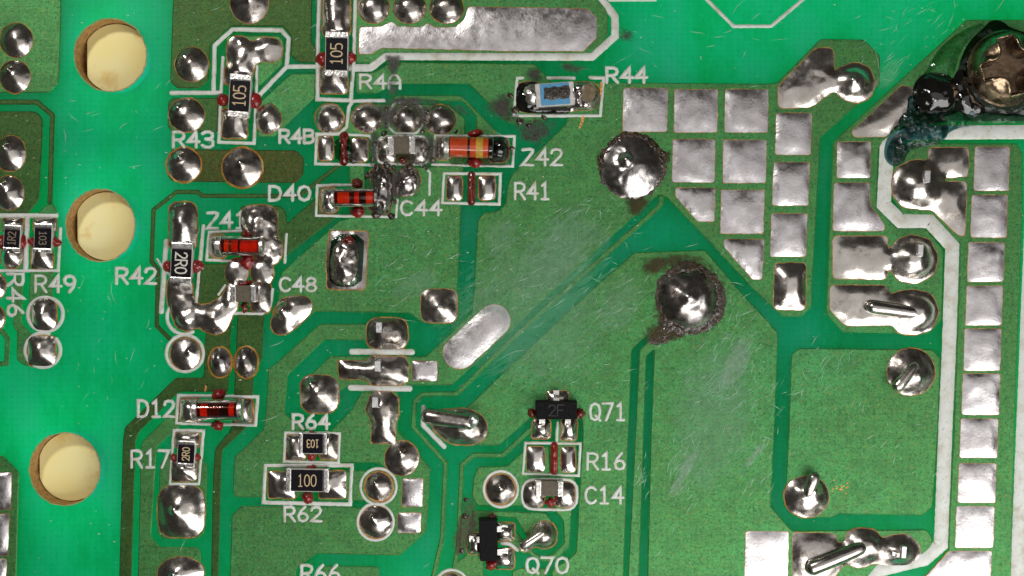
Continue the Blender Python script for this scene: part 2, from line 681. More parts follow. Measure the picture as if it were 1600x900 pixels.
m, nt, b = new_mat('flux_resin')
f = tex_noise(nt, coords(nt), 5.0, 4, 0.65)
nt.links.new(ramp(nt, f, [(0.3, (0.16, 0.055, 0.010)), (0.55, (0.42, 0.20, 0.035)), (0.75, (0.60, 0.42, 0.16))]), b.inputs['Base Color'])
b.inputs['Roughness'].default_value = 0.2
b.inputs['Coat Weight'].default_value = 0.6
M['flux'] = m

m, nt, b = new_mat('white_ink')
f = tex_noise(nt, coords(nt), 4.0, 5, 0.65)
f2 = tex_noise(nt, coords(nt), 22.0, 3, 0.6)
c = ramp(nt, f, [(0.30, (0.50, 0.46, 0.36)), (0.46, (0.63, 0.64, 0.59)), (0.7, (0.72, 0.75, 0.72))])
c = mix(nt, ramp(nt, f2, [(0.58, (0, 0, 0)), (0.74, (0.75, 0.75, 0.75))]), c, (0.28, 0.42, 0.32))
nt.links.new(c, b.inputs['Base Color'])
b.inputs['Roughness'].default_value = 0.35
bump(nt, b, f2, 0.25, 0.02)
M['ink'] = m

M['glue'] = simple('red_glue', (0.23, 0.012, 0.010), 0.26, coat=0.4, var=0.4, vscale=9, bscale=9, bstr=0.25)
M['glue_dark'] = simple('dark_red_glue', (0.13, 0.010, 0.006), 0.14, coat=0.8, var=0.5, vscale=9, bscale=9, bstr=0.3)
M['black'] = simple('black_coating', (0.008, 0.007, 0.010), 0.40, spec=0.10, bscale=60, bstr=0.2, var=0.4, vscale=30)
M['epoxy'] = simple('black_epoxy', (0.006, 0.006, 0.007), 0.45, spec=0.10, bscale=50, bstr=0.35, var=0.4, vscale=20)
M['ceramic'] = simple('ceramic', (0.58, 0.56, 0.52), 0.5, var=0.2, vscale=14)
M['capbody'] = simple('capacitor_ceramic', (0.125, 0.105, 0.075), 0.45, spec=0.2, var=0.25, vscale=14, bscale=40, bstr=0.15)
M['gold'] = simple('marking_ink', (0.62, 0.47, 0.27), 0.5)
M['pale'] = simple('pale_marking_ink', (0.66, 0.64, 0.55), 0.5)
M['faint'] = simple('faint_marking_ink', (0.25, 0.19, 0.13), 0.6)
M['etch'] = simple('etched_marking', (0.028, 0.03, 0.033), 0.6)
M['paint'] = simple('orange_paint', (0.50, 0.058, 0.012), 0.2, coat=1.0, coat_r=0.04, var=0.2, vscale=8)
M['orange'] = simple('orange_glass', (0.80, 0.15, 0.025), 0.14, coat=1.0, coat_r=0.04, var=0.2, vscale=8)
M['red'] = simple('red_glass', (0.75, 0.06, 0.015), 0.12, coat=1.0, coat_r=0.04, var=0.4, vscale=9)
M['maroon'] = simple('maroon_glass', (0.055, 0.010, 0.006), 0.10, coat=1.0, coat_r=0.04, var=0.4, vscale=9)
M['dark'] = simple('dark_glass', (0.012, 0.007, 0.006), 0.10, coat=1.0, coat_r=0.04)
M['yellow'] = simple('yellow_band', (0.50, 0.30, 0.035), 0.35, coat=0.5, var=0.3, vscale=20)
M['greenband'] = simple('green_band', (0.06, 0.12, 0.06), 0.3, coat=0.5)
M['blue'] = simple('blue_coating', (0.085, 0.30, 0.52), 0.55, var=0.12, vscale=6)
M['char'] = simple('charred_core', (0.045, 0.033, 0.022), 0.45, coat=0.5, var=0.9, vscale=14, bscale=26, bstr=0.9)
M['tar'] = simple('black_flux', (0.006, 0.006, 0.005), 0.09, coat=1.0, coat_r=0.03, var=0.6, vscale=5, bscale=6, bstr=0.35)
M['olive_disc'] = simple('brown_resin', (0.15, 0.115, 0.065), 0.35, var=0.4, vscale=7, bscale=10, bstr=0.3)
m, nt, b = new_mat('cream_plastic')
f = tex_noise(nt, coords(nt), 2.2, 5, 0.6)
f2 = tex_noise(nt, coords(nt), 0.9, 3, 0.5)
c = ramp(nt, f2, [(0.35, (0.97, 0.84, 0.34)), (0.65, (0.98, 0.91, 0.48))])
c = mix(nt, ramp(nt, f, [(0.56, (0, 0, 0)), (0.74, (0.8, 0.8, 0.8))]), c, (0.80, 0.52, 0.14))
nt.links.new(c, b.inputs['Base Color'])
b.inputs['Roughness'].default_value = 0.5
b.inputs['Specular IOR Level'].default_value = 0.2
M['cream'] = m

def shell_mat(name, tint, rough, bscale, bstr, ior=1.5, boost=1.0):
    """clear tinted skin: lets light through in its own colour and mirrors the lamps on its surface"""
    m = bpy.data.materials.new(name)
    m.use_nodes = True
    nt = m.node_tree
    nt.nodes.remove(nt.nodes['Principled BSDF'])
    out = nt.nodes['Material Output']
    tr = N(nt, 'ShaderNodeBsdfTransparent')
    tr.inputs[0].default_value = (*tint, 1)
    gl = N(nt, 'ShaderNodeBsdfGlossy')
    gl.inputs['Roughness'].default_value = rough
    fr = N(nt, 'ShaderNodeFresnel')
    fr.inputs[0].default_value = ior
    mx = N(nt, 'ShaderNodeMixShader')
    nt.links.new(math_(nt, 'MULTIPLY', fr.outputs[0], boost, True), mx.inputs[0])
    nt.links.new(tr.outputs[0], mx.inputs[1])
    nt.links.new(gl.outputs[0], mx.inputs[2])
    nt.links.new(mx.outputs[0], out.inputs['Surface'])
    bp = N(nt, 'ShaderNodeBump')
    bp.inputs['Strength'].default_value = bstr
    bp.inputs['Distance'].default_value = 0.04
    nt.links.new(tex_noise(nt, coords(nt), bscale, 4), bp.inputs['Height'])
    nt.links.new(bp.outputs[0], gl.inputs['Normal'])
    nt.links.new(bp.outputs[0], fr.inputs['Normal'])
    return m


M['clear'] = shell_mat('clear_resin', (0.72, 1.0, 0.84), 0.05, 6, 0.35)
M['teal'] = shell_mat('teal_resin', (0.30, 0.60, 0.60), 0.05, 9, 0.55)
M['smoke'] = shell_mat('smoky_resin', (0.15, 0.30, 0.20), 0.05, 7, 0.5)
M['redshell'] = shell_mat('red_glass_tube', (0.84, 0.38, 0.26), 0.05, 5, 0.05, 1.5, 2.0)


def stain_mat(name, c0, c1, rough, thr, dens, scale=6.0, stretch=(1, 1, 1), rot=0.0, metal=0.0, wid=0.24):
    """dry residue lying on the board: opaque flakes where noise and distance from the rim allow, clear elsewhere"""
    m, nt, b = new_mat(name)
    v0 = coords(nt, (1, 1, 1), (0, 0, -rot))
    mp2 = N(nt, 'ShaderNodeMapping')
    mp2.inputs['Scale'].default_value = stretch
    nt.links.new(v0, mp2.inputs[0])
    v = mp2.outputs[0]
    f = tex_noise(nt, v, scale, 6, 0.68)
    at = N(nt, 'ShaderNodeAttribute', attribute_name='depth')
    s = math_(nt, 'ADD', math_(nt, 'MULTIPLY', at.outputs['Fac'], 0.55), f)
    a = ramp(nt, s, [(thr, (0, 0, 0)), (min(1.0, thr + wid), (dens,) * 3)])
    nt.links.new(a, b.inputs['Alpha'])
    f2 = tex_noise(nt, coords(nt), scale * 3, 4, 0.6)
    nt.links.new(ramp(nt, f2, [(0.3, c0), (0.7, c1)]), b.inputs['Base Color'])
    b.inputs['Roughness'].default_value = rough
    b.inputs['Metallic'].default_value = metal
    bump(nt, b, f2, 0.4, 0.02)
    return m


M['soot'] = stain_mat('soot', (0.006, 0.005, 0.004), (0.070, 0.058, 0.050), 0.35, 0.63, 0.84, 13.0, wid=0.38)
M['fluxburn'] = stain_mat('scorched_flux', (0.010, 0.009, 0.003), (0.085, 0.060, 0.010), 0.2, 0.66, 0.85, 15.0, wid=0.40)
M['smear'] = stain_mat('pale_residue', (0.20, 0.42, 0.26), (0.36, 0.60, 0.42), 0.6, 0.72, 0.19, 3.4, (1.0, 4.5, 1), 0.62)
M['scrape'] = stain_mat('scrape_marks', (0.30, 0.46, 0.36), (0.52, 0.66, 0.56), 0.5, 0.78, 0.26, 7.0, (1.0, 4.0, 1), 0.95)
M['fleck'] = simple('copper_fleck', (0.66, 0.30, 0.10), 0.35, metal=0.8, bscale=30, bstr=0.6)

# ------------------------------------------------------------------ the circuit board
board = empty('circuit_board', (0, 0, -4.0))
tag(board, 'green printed circuit board with soldered tracks, white lettering and three round holes', 'circuit board')


def part(o, label=None):
    """make o a child of the board, keeping its place"""
    o.parent = board
    o.matrix_parent_inverse = Matrix.Translation((0, 0, 4.0))
    if label:
        o['label'] = label
    return o


HOLES = [(172.5, 86, 55.5, 56), (157, 352, 53, 55.5), (101, 733, 54, 56)]
# the laminate: closed solid with three holes
outer = [(-500, -400), (2100, -400), (2100, 1300), (-500, 1300)]
rings = []
for k, (cx, cy, rx, ry) in enumerate(HOLES):
    rg = ellipse(cx, cy, rx, ry, 72)
    rg = wobble(rg, 1.0, 0.12, k * 3.0)
    rings.append(rg)
SCATTER_Z = -4.0  # unseen depth added below the board so light scatters inside it


def sheet(loops, z, up):
    """flat sheet inside the outer border with the loops cut out; returns verts, faces, start index of each loop"""
    pts = [Vector(q) for q in outer]
    edges = [(i, (i + 1) % 4) for i in range(4)]
    for rg in loops:
        s = len(pts)
        pts += [Vector(q) for q in rg]
        edges += [(s + i, s + (i + 1) % len(rg)) for i in range(len(rg))]
    V, E, F, *_ = delaunay_2d_cdt(pts, edges, [], 0, 1e-4)
    P = np.array([(q.x, q.y) for q in V])
    vv = [(*W(*q), z) for q in P]
    ff = []
    for f in F:
        cc = P[list(f)].mean(axis=0)
        if any(inside(rg, cc[None, :])[0] for rg in loops):
            continue
        a, b_, c_ = (vv[k] for k in f[:3])
        f = list(f)
        if ((b_[0] - a[0]) * (c_[1] - a[1]) - (b_[1] - a[1]) * (c_[0] - a[0]) < 0) == up:
            f.reverse()
        ff.append(tuple(f))
    return vv, ff


def tube(lo, hi, z0, z1):
    n = len(lo)
    vv = [(*W(*q), z0) for q in lo] + [(*W(*q), z1) for q in hi]
    return vv, [(i, (i + 1) % n, n + (i + 1) % n, n + i) for i in range(n)]


verts, faces, mi = [], [], []
pieces = [(sheet(rings, 0.0, True), 0), (sheet([], SCATTER_Z, False), 0), (tube(outer, outer, SCATTER_Z, 0.0), 1)]
for rg in rings:
    nn = len(rg)
    pieces += [(tube(rg, rg, -0.5, 0.0), 1), (([(*W(*q), -0.5) for q in rg], [tuple(range(nn))]), 1)]
for (vv, ff), mt in pieces:
    k = len(verts)
    verts += vv
    faces += [tuple(k + i for i in f) for f in ff]
    mi += [mt] * len(ff)
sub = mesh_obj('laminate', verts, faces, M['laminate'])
sub.data.materials.append(M['fibre'])
sub.data.polygons.foreach_set('material_index', mi)
bmx = bmesh.new()
bmx.from_mesh(sub.data)
bmesh.ops.remove_doubles(bmx, verts=bmx.verts, dist=1e-5)
bmesh.ops.recalc_face_normals(bmx, faces=bmx.faces)
bmx.to_mesh(sub.data)
bmx.free()
part(sub)

for k, rg in enumerate(rings):   # worn fibre lip where the drill broke the mask
    lip = wobble(offset(rg, 1.6), 1.2, 0.2, k + 20.0)
    if area2(lip) * area2(rg) < 0:
        lip = lip[::-1]
    nn = len(rg)
    vv = [(*W(*q), 0.003) for q in lip] + [(*W(*q), 0.006) for q in offset(rg, 0.3)] + [(*W(*q), -0.05) for q in offset(rg, -0.3)]
    ff = []
    for i in range(nn):
        j = (i + 1) % nn
        ff += [(i, j, nn + j, nn + i), (nn + i, nn + j, 2 * nn + j, 2 * nn + i)]
    part(mesh_obj('hole_lip', vv, ff, M['fibre']))


CU = 0.016
POURS = [
    [(0, 0), (99, 0), (95, 60), (93, 118), (91, 131), (77, 145), (0, 145)],
    [(0, 174), (52, 174), (60, 177), (67, 186), (66, 225), (61, 312), (45, 333), (0, 333)],
    [(0, 708), (5, 712), (30, 737), (29, 775), (21, 900), (0, 900)],
    [(285, 0), (491, 0), (487, 66), (494, 75), (494, 98), (466, 98), (454, 86), (456, 58), (443, 41), (360, 41), (329, 69),
     (326, 125), (312, 138), (277, 138), (266, 128), (270, 12)],
    [(354, 56), (437, 56), (444, 66), (441, 100), (406, 134), (400, 134), (398, 100), (352, 100)],
    [(455, 115), (494, 115), (492, 152), (428, 214), (403, 214), (403, 163)],
    [(268, 153), (342, 153), (340, 207), (270, 207), (262, 198), (263, 160)],
    [(270, 233), (463, 235), (475, 247), (474, 273), (463, 286), (270, 284), (262, 275), (262, 242)],
    # left centre
    [(376, 322), (438, 322), (447, 330), (449, 349), (485, 317), (500, 303), (528, 303), (528, 338), (431, 412), (426, 420),
     (424, 470), (413, 492), (410, 560), (397, 583), (395, 617), (390, 662), (385, 668), (348, 703), (346, 725), (336, 900),
     (326, 900), (333, 744), (336, 703), (338, 698), (360, 672), (363, 660), (366, 612), (367, 585), (371, 492), (392, 480), (394, 400),
     (376, 380)],
    [(306, 412), (386, 412), (386, 445), (362, 495), (357, 612), (280, 612), (217, 675), (212, 690), (200, 900), (181, 900),
     (192, 690), (195, 668), (275, 590), (318, 590), (320, 545), (322, 512), (306, 500)],
    [(222, 690), (282, 632), (300, 632), (300, 652), (282, 665), (245, 698), (236, 838), (250, 854), (310, 855), (314, 866),
     (312, 900), (211, 900), (220, 700)],
    [(255, 718), (265, 708), (312, 708), (324, 728), (322, 800), (319, 833), (308, 842), (254, 842), (246, 833), (250, 725)],
    [(432, 567), (500, 506), (572, 506), (590, 520), (575, 532), (507, 531), (450, 586), (445, 645), (457, 657), (478, 672),
     (480, 722), (478, 777), (369, 777), (364, 771), (365, 731), (367, 712), (380, 702), (412, 670), (416, 640), (419, 577)],
    [(496, 735), (588, 735), (604, 748), (602, 776), (590, 783), (496, 782)],
    [(566, 612), (622, 612), (624, 640), (621, 672), (628, 680), (672, 730), (671, 772), (666, 831), (625, 868), (495, 865),
     (463, 888), (453, 900), (355, 900), (362, 806), (377, 790), (552, 792), (572, 795), (596, 791), (613, 778), (614, 745),
     (603, 731), (588, 723), (498, 722), (497, 690), (515, 675), (550, 640), (557, 625)],
    [(505, 884), (592, 885), (606, 900), (478, 900)],
    # middle
    [(546, 258), (570, 258), (572, 300), (600, 300), (640, 262), (724, 258), (724, 300), (721, 320), (715, 450), (714, 490),
     (688, 504), (657, 503), (640, 489), (492, 487), (462, 512), (446, 523), (427, 522), (424, 505), (434, 475), (439, 427),
     (530, 345), (546, 342)],
    [(746, 345), (756, 332), (778, 330), (790, 319), (793, 291), (800, 272), (852, 225), (885, 193), (888, 150), (905, 130),
     (942, 129), (1200, 131), (1214, 129), (1282, 61), (1350, 62), (1375, 87), (1375, 132), (1282, 215), (1280, 247),
     (1269, 450), (1269, 479), (1252, 495), (1222, 495), (1175, 450), (1112, 382), (1040, 307), (1030, 303), (1024, 308), (925, 397),
     (800, 515), (706, 602), (645, 602), (545, 601), (530, 612), (523, 622), (500, 592), (484, 587), (517, 556), (665, 557),
     (672, 551), (737, 488), (741, 450)],
    [(992, 394), (1102, 391), (1152, 450), (1216, 520), (1210, 675), (1204, 791), (1237, 829), (1447, 827), (1456, 838),
     (1455, 856), (1432, 882), (1372, 884), (1350, 900), (1007, 900), (1016, 700), (1022, 545), (1010, 556), (992, 900), (984, 900),
     (981, 900), (981.1, 899), (999, 547), (1012, 534), (1024, 520), (1018, 518), (1005, 529), (987, 546), (967, 900), (855, 900), (862, 890), (888, 874),
     (900, 862), (904, 792), (911, 675), (908, 650), (835, 648), (807, 672), (779, 696), (745, 696), (700, 690), (680, 650),
     (729, 636), (737, 630), (800, 569), (932, 446)],
    [(747, 729), (792, 728), (822, 701), (858, 697), (860, 745), (832, 748), (832, 790), (745, 790), (737, 775), (740, 745)],
    [(868, 660), (902, 660), (901, 690), (898, 760), (893, 800), (890, 855), (866, 877), (845, 877), (826, 866), (776, 836), (776, 820), (800, 822),
     (812, 836), (836, 864), (845, 869), (864, 866), (881, 849), (880, 813), (868, 799), (866, 745), (870, 690)],
    [(738, 797), (852, 801), (862, 813), (864, 835), (845, 850), (822, 838), (806, 809), (764, 806), (756, 812), (756, 888),
     (746, 900), (690, 900), (709, 883), (729, 866), (732, 826)],
    [(795, 900), (800, 893), (812, 887), (855, 888), (848, 900)],
    # top
    [(556, 0), (922, 0), (950, 32), (950, 55), (925, 83), (605, 83), (592, 93), (580, 98), (556, 98)],
    [(556, 113), (585, 113), (612, 97), (835, 100), (853, 118), (868, 135), (866, 165), (850, 190), (825, 195), (792, 192), (733, 131),
     (610, 131), (600, 140), (588, 146), (556, 146)],
    [(612, 157), (617, 149), (718, 149), (727, 154), (781, 211), (795, 225), (795, 257), (746, 257), (744, 181), (722, 158)],
    [(548, 175), (560, 163), (700, 163), (727, 185), (727, 212), (724, 256), (640, 256), (600, 215), (535, 215), (540, 200)],
    # right
    [(1510, 31), (1600, 31), (1600, 188), (1480, 190), (1395, 205), (1372, 232), (1369, 323), (1401, 357), (1446, 357), (1474, 391), (1471, 500),
     (1450, 522), (1316, 519), (1290, 490), (1292, 450), (1301, 225), (1305, 218), (1440, 95)],
    [(1396, 224), (1588, 224), (1597, 238), (1597, 335), (1593, 450), (1586, 625), (1575, 900), (1446, 900), (1448, 897),
     (1481, 862), (1482, 830), (1490, 675), (1498, 450), (1500, 380), (1459, 336), (1412, 335), (1394, 310)],
    [(1236, 554), (1249, 544), (1456, 546), (1469, 558), (1465, 675), (1457, 792), (1442, 805), (1308, 803), (1300, 809),
     (1245, 808), (1226, 786), (1232, 675)],
]
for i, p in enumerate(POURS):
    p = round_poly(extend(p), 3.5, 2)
    part(slab('copper_pour', p, 0.002, CU, 1.5, M['browned' if i == 7 else 'aged_dim' if i in (1, 3, 6, 8, 9) else 'copper']))


def trace(path, w, z1=CU + 0.0007, mt='copper'):
    """a narrow masked track along a centre line"""
    P = extend(path)
    L, R = [], []
    n = len(P)
    for i in range(n):
        a, b, c = Vector(P[max(0, i - 1)]), Vector(P[i]), Vector(P[min(n - 1, i + 1)])
        e1 = (b - a) if i > 0 else (c - b)
        e2 = (c - b) if i < n - 1 else (b - a)
        e1.normalize(); e2.normalize()
        n1, n2 = Vector((e1.y, -e1.x)), Vector((e2.y, -e2.x))
        mm = (n1 + n2).normalized()
        k = w / 2 / max(0.5, mm.dot(n1))
        L.append(tuple(b + mm * k)); R.append(tuple(b - mm * k))
    return part(slab('copper_trace', round_poly(L + R[::-1], 2.0, 2), 0.002, z1, 1.4, M[mt]))


trace([(0, 159.5), (58, 159.5), (82, 180), (78, 319)], 8, mt='aged_dim')
part(slab('copper_pour', round_poly([(73, 320), (84, 319), (89, 329), (88, 380), (52, 380), (58, 334)], 3), 0.002, CU + 0.0014, 1.4, M['copper']))
part(slab('copper_pour', round_poly([(49, 398), (86, 398), (82, 470), (80, 500), (52, 500), (45, 470)], 3), 0.002, CU, 1.4, M['copper']))
part(slab('copper_pour', round_poly([(4, 385), (38, 385), (36, 450), (34, 505), (51, 523), (60, 560), (48, 572), (38, 571), (26, 562), (27, 520), (20, 508), (22, 420)], 3),
          0.002, CU, 1.4, M['copper']))
trace([(0, 517), (4, 518), (12, 529), (10.5, 568), (0, 576)], 8)
trace([(530, 258), (468, 306), (316, 306), (309, 300), (276, 300), (240, 328), (237, 409), (247, 421), (245, 509), (270, 534)], 7, mt='aged_dim')
trace([(1033, 305), (1033, 318), (1022, 330), (920, 421), (885, 452), (800, 530), (714, 615), (660, 616), (648, 627), (646, 667), (696, 723), (691, 840), (632, 900)], 7.5)
trace([(842, 668), (829, 671), (800, 698), (786, 711), (740, 711), (721.5, 726), (716, 855), (668, 900)], 7.5)
trace([(1014, 540), (1003, 552), (987.5, 900)], 6.5)

# ------------------------------------------------------------------ white printed lines and lettering
INK = M['ink']


def outline(lines, w=5.0, label=None, rnd=0.0, z1=0.0235):
    return part(ink('printed_outline', lines, w, INK, None, z1, label, rnd))


outline([[(268, 145), (345, 145)], [(333.5, 145), (335.5, 71), (363, 46), (440, 47), (451, 60), (448, 104), (404, 150)], [(448, 104), (498, 104)]], 7)
outline([[(348.5, 90), (345.5, 145), (342, 222), (397, 224), (402, 104)]], 5.5)
outline([[(500, -60), (497, 60), (496, 155), (548, 157), (553, 90), (557, -60)]], 6.5)
part(ink('printed_border', [[(550, 106), (579, 106), (602, 88), (925, 89), (961, 57), (961, 26), (936, -6), (930, -60)]], 12, INK, None, 0.0225))
outline([[(952, 0.5), (1024, 0.5)]], 4)
outline([[(1090, -16), (1103, -2), (1146, 41), (1205, 41), (1256, -2), (1270, -14)]], 5.5)
outline([[(548, 158), (600, 157)], [(550, 160), (545, 168), (542, 198), (531, 209), (496, 210)]], 6)
outline([[(495, 209), (493, 256), (590, 258)], [(532, 210), (577, 212), (582, 220)]], 5)
outline([([(589, 213), (670, 213), (671, 257), (588, 256)], True)], 4.5, rnd=16)
outline([([(607, 178), (617, 160), (650, 159), (662, 172), (661, 196), (650, 209), (617, 209), (607, 198)], True)], 5, rnd=6)
outline([[(660, 258), (672, 270), (671, 304)]], 5)
outline([([(680, 212), (676, 257), (801, 260), (804, 213)], True)], 4.5)
outline([([(694, 271), (691, 317), (780, 319), (782, 272)], True)], 5)
outline([[(556, 289), (496, 290), (494, 337), (619, 339), (621, 312)]], 5)
outline([[(260, 377), (252, 487)]], 8)
outline([[(318, 353), (307, 472)]], 6)
outline([[(246, 405), (257, 422), (266, 430)]], 4)
outline([[(378, 361), (327, 363), (323, 406), (372, 408)], [(448, 366), (445, 410)]], 5)
outline([[(342, 460), (352, 446)], [(361, 489.5), (410, 490.5), (423, 478), (426, 452)]], 5)
outline([(ellipse(289, 552, 29, 28.5, 40), True)], 5.5)
outline([arc(288, 495, 27, 27, 60, 250, 18)], 5.5)
outline([(ellipse(71, 491, 27.5, 27, 40), True)], 6)
outline([arc(67, 547, 27.5, 27, -40, 290, 30)], 6)
outline([(ellipse(591.5, 760, 28, 28, 40), True)], 5)
outline([(ellipse(587, 815.5, 28, 28.5, 40), True)], 5)
outline([(ellipse(782.5, 764, 26.5, 28, 40), True)], 5)
outline([(ellipse(706, 915, 25, 25, 40), True)], 5)
outline([([(279, 618), (276, 661), (399, 664), (403, 620)], True)], 5.5)
outline([([(272, 672), (266, 756), (311, 756), (318, 673)], True)], 5)
outline([([(446, 676), (444, 721), (529, 723), (531, 677)], True)], 5)
outline([([(415, 727), (412, 785), (547, 788), (550, 727)], True)], 6.5)
outline([[(550, 549.5), (644, 550)]], 9.5)
outline([[(548, 605.5), (594, 607), (640, 607)]], 9.5)
outline([[(662, 636), (661, 664), (694, 698)]], 7.5)
outline([([(821, 692), (817, 740), (904, 743), (907, 693)], True)], 4.5)
outline([([(816, 749), (902, 749), (901, 797), (815, 795)], True)], 5, rnd=20)
outline([[(871, 660), (870, 688)]], 5)
outline([[(784, 849), (797, 849.5), (808, 859)]], 6)
outline([[(-40, 337), (88, 337)], [(43, 338), (40, 421)]], 8)
outline([[(95, 357), (91, 423), (4, 423), (-20, 421)]], 5)
outline([[(817, 122), (808, 122), (803, 181), (938, 181), (943, 122), (922, 121)], [(856, 122), (897, 122)]], 5.5)
part(ink('printed_border', [[(1660, 206), (1500, 207), (1420, 207), (1386, 226), (1381, 320), (1407, 345.5), (1452, 345.5), (1488, 385), (1486, 450), (1482, 562),
                             (1477, 675), (1471, 825), (1470, 851), (1445, 873), (1375, 890), (1350, 920)]], 22, INK, None, 0.0225))
part(ink('printed_border', [[(1612, 250), (1612, 340), (1607, 460), (1600, 640), (1589, 920)]], 22, INK, None, 0.0225))

TEXTS = [('R43', 271, 206, 62, 24, 0), ('R4A', 563, 117, 62, 21, 0), ('R4B', 437, 203, 53, 20, 0), ('R44', 948, 106, 62, 23, 0),
         ('Z42', 816, 233, 62, 25, 0), ('R41', 805, 286, 54, 25, 0), ('D40', 421, 291, 63, 22, 0), ('C44', 627, 314, 62, 22, 0),
         ('Z41', 324, 332, 60, 25, 0), ('R42', 182, 419, 62, 24, 0), ('C48', 438, 434, 56, 21, 0), ('R49', 56, 431, 61, 25, 0),
         ('D12', 216, 626, 56, 25, 0), ('R17', 206, 704, 58, 26, 0), ('R64', 458, 648, 56, 22, 0), ('R62', 445, 792, 57, 22, 0),
         ('Q71', 922, 630, 55, 26, 0), ('R16', 918, 708, 58, 25, 0), ('C14', 915, 761, 58, 25, 0), ('Q70', 823, 871, 64, 24, 0),
         ('R66', 471, 883, 60, 25, 0), ('R46', -9, 449, 66, 24, -90)]
for (t, x, y, w, h, rot) in TEXTS:
    part(ink('printed_text', glyph_lines(t, x, y, w, h, rot), 5.2, INK, None, 0.0240, 'white printed lettering %s' % t))

# ------------------------------------------------------------------ tinned pads and solder joints
dome = lambda r: 1 - r ** 2.2
flat = lambda r: 1 - r ** 3.2
cone = lambda r: 0.80 * (1 - r ** 2.1) + 0.20 * (1 - r) ** 1.4
full = lambda r: np.sqrt(np.clip(1 - r ** 2, 0, 1))
fillet = lambda r: (1 - r) ** 1.25


def rim(outl, parent, d=1.7, mat='flux'):
    q = wobble(resample(offset(resample(outl, 3.0), d), 3.0), 0.9, 0.2, random.random() * 30)
    return slab('flux_rim', q, 0.003, 0.0176, 0.9, M[mat], parent)


def pad(outl, H=0.022, mat='pad', rough=0.010, rd=2.5, prof=flat, rimw=1.5, nubs=(), fn=None):
    o_ = round_poly(outl, rd, 3)
    o_ = wobble(resample(o_, 2.5), 0.7, 0.12, random.random() * 40)
    p = part(blob('solder_pad', o_, H, M[mat], prof=prof, rough=rough, rfreq=random.uniform(0.018, 0.032), z0=0.0175, nubs=nubs, fn=fn))
    rim(o_, p, rimw)
    return p


def joint(outl, H=0.16, mat='solder', prof=cone, nubs=(), rough=0.012, rimw=1.8, step=None, rimmat='flux', fn=None, wob=1.0, rfreq=0.05):
    o_ = wobble(resample(outl, 2.5), wob, 0.08, random.random() * 40)
    p = part(blob('solder_joint', o_, H, M[mat], prof=prof, rough=rough, rfreq=rfreq, z0=0.0175, nubs=nubs, step=step, fn=fn))
    if rimw:
        rim(o_, p, rimw, rimmat)
    return p


def pin(parent, x, y, w, l, z, rot=0.0, mat='pin', tilt=0.0, h=0.14, rnd=1.5):
    """cut end of a component lead standing in its joint"""
    pl = round_poly([(-w / 2, -l / 2), (w / 2, -l / 2), (w / 2, l / 2), (-w / 2, l / 2)], rnd, 3)
    c_, s_ = math.cos(rot), math.sin(rot)
    pl = [(x + a * c_ - b * s_, y + a * s_ + b * c_) for a, b in pl]
    return slab('pin', pl, z - h, z, 0.9, M[mat], parent)


def rod(name, p0, p1, r, mat, parent=None, taper=0.8, n=14, bend=0.0):
    """round lead from p0 to p1 (x, y, z with x, y in pixels) with softly rounded ends"""
    a, b = W3(*p0), W3(*p1)
    ax = (b - a)
    L = ax.length
    ax.normalize()
    up = Vector((0, 0, 1)) if abs(ax.z) < 0.9 else Vector((1, 0, 0))
    s = ax.cross(up).normalized(); t = s.cross(ax)
    vs_, fs = [], []
    ks = [(-0.10, 0.25), (-0.06, 0.75), (0.0, 1.0), (0.3, 1.0), (0.6, 0.97), (0.85, 0.92), (1.0, taper), (1.06, taper * 0.7), (1.09, 0.1)]
    for k, q in ks:
        c_ = a + ax * (L * k) if 0 <= k <= 1 else (a + ax * (k * r / 100 * 8) if k < 0 else b + ax * ((k - 1) * r / 100 * 8))
        c_ = c_ + Vector((0, 0, bend * math.sin(math.pi * min(1, max(0, k)))))
        for i in range(n):
            th = 2 * math.pi * i / n
            vs_.append(c_ + (s * math.cos(th) + t * math.sin(th)) * (r / 100 * q))
    for k in range(len(ks) - 1):
        for i in range(n):
            j = (i + 1) % n
            fs.append((k * n + i, k * n + j, (k + 1) * n + j, (k + 1) * n + i))
    fs.append(tuple(range(n - 1, -1, -1)))
    fs.append(tuple((len(ks) - 1) * n + i for i in range(n)))
    return mesh_obj(name, vs_, fs, M[mat], parent, smooth=True)


# square tinned pads on the right-hand pours
SQ = [rect(974, 138, 1043, 206, -1), rect(1054, 140, 1121, 207, -1), rect(1133, 140, 1200, 207, -1), rect(1213, 177, 1268, 242, -2),
      rect(1051, 218, 1117, 285, -1), rect(1130, 219, 1197, 286, -1), rect(1209, 254, 1265, 321, -3), rect(1205, 334, 1261, 401, -2),
      [(1055, 294), (1117, 294), (1116, 346), (1090, 346), (1056, 307)], rect(1127, 297, 1194, 365, -2),
      [(1131, 374), (1194, 374), (1190, 437), (1175, 436), (1131, 385)],
      rect(1308, 222, 1360, 278, -1), [(1303, 286), (1358, 286), (1359, 320), (1382, 352), (1381, 361), (1301, 361)],
      rect(1523, 230, 1577, 298, -2), rect(1518, 305, 1574, 371, -2), rect(1513, 379, 1569, 440, -2), rect(1510, 447, 1566, 508, -2),
      rect(1507, 514, 1564, 579, -2), rect(1504, 584, 1562, 648, -2), rect(1501, 654, 1559, 715, -2), rect(1498, 724, 1556, 785, -2),
      rect(1494, 791, 1553, 855, -2), [(1483, 861), (1549, 861), (1546, 912), (1436, 912)], rect(1165, 830, 1232, 912, -2),
      rect(-30, 738, 19, 796, -2), rect(-30, 803, 15, 868, -2), rect(-30, 873, 11, 930, -2),
      rect(644, 564, 683, 595), rect(629, 748, 661, 791, -1), rect(622, 801, 658, 832, -1)]
for i, q in enumerate(SQ):
    pad(q, H=random.uniform(0.024, 0.042), rough=random.uniform(0.008, 0.018))
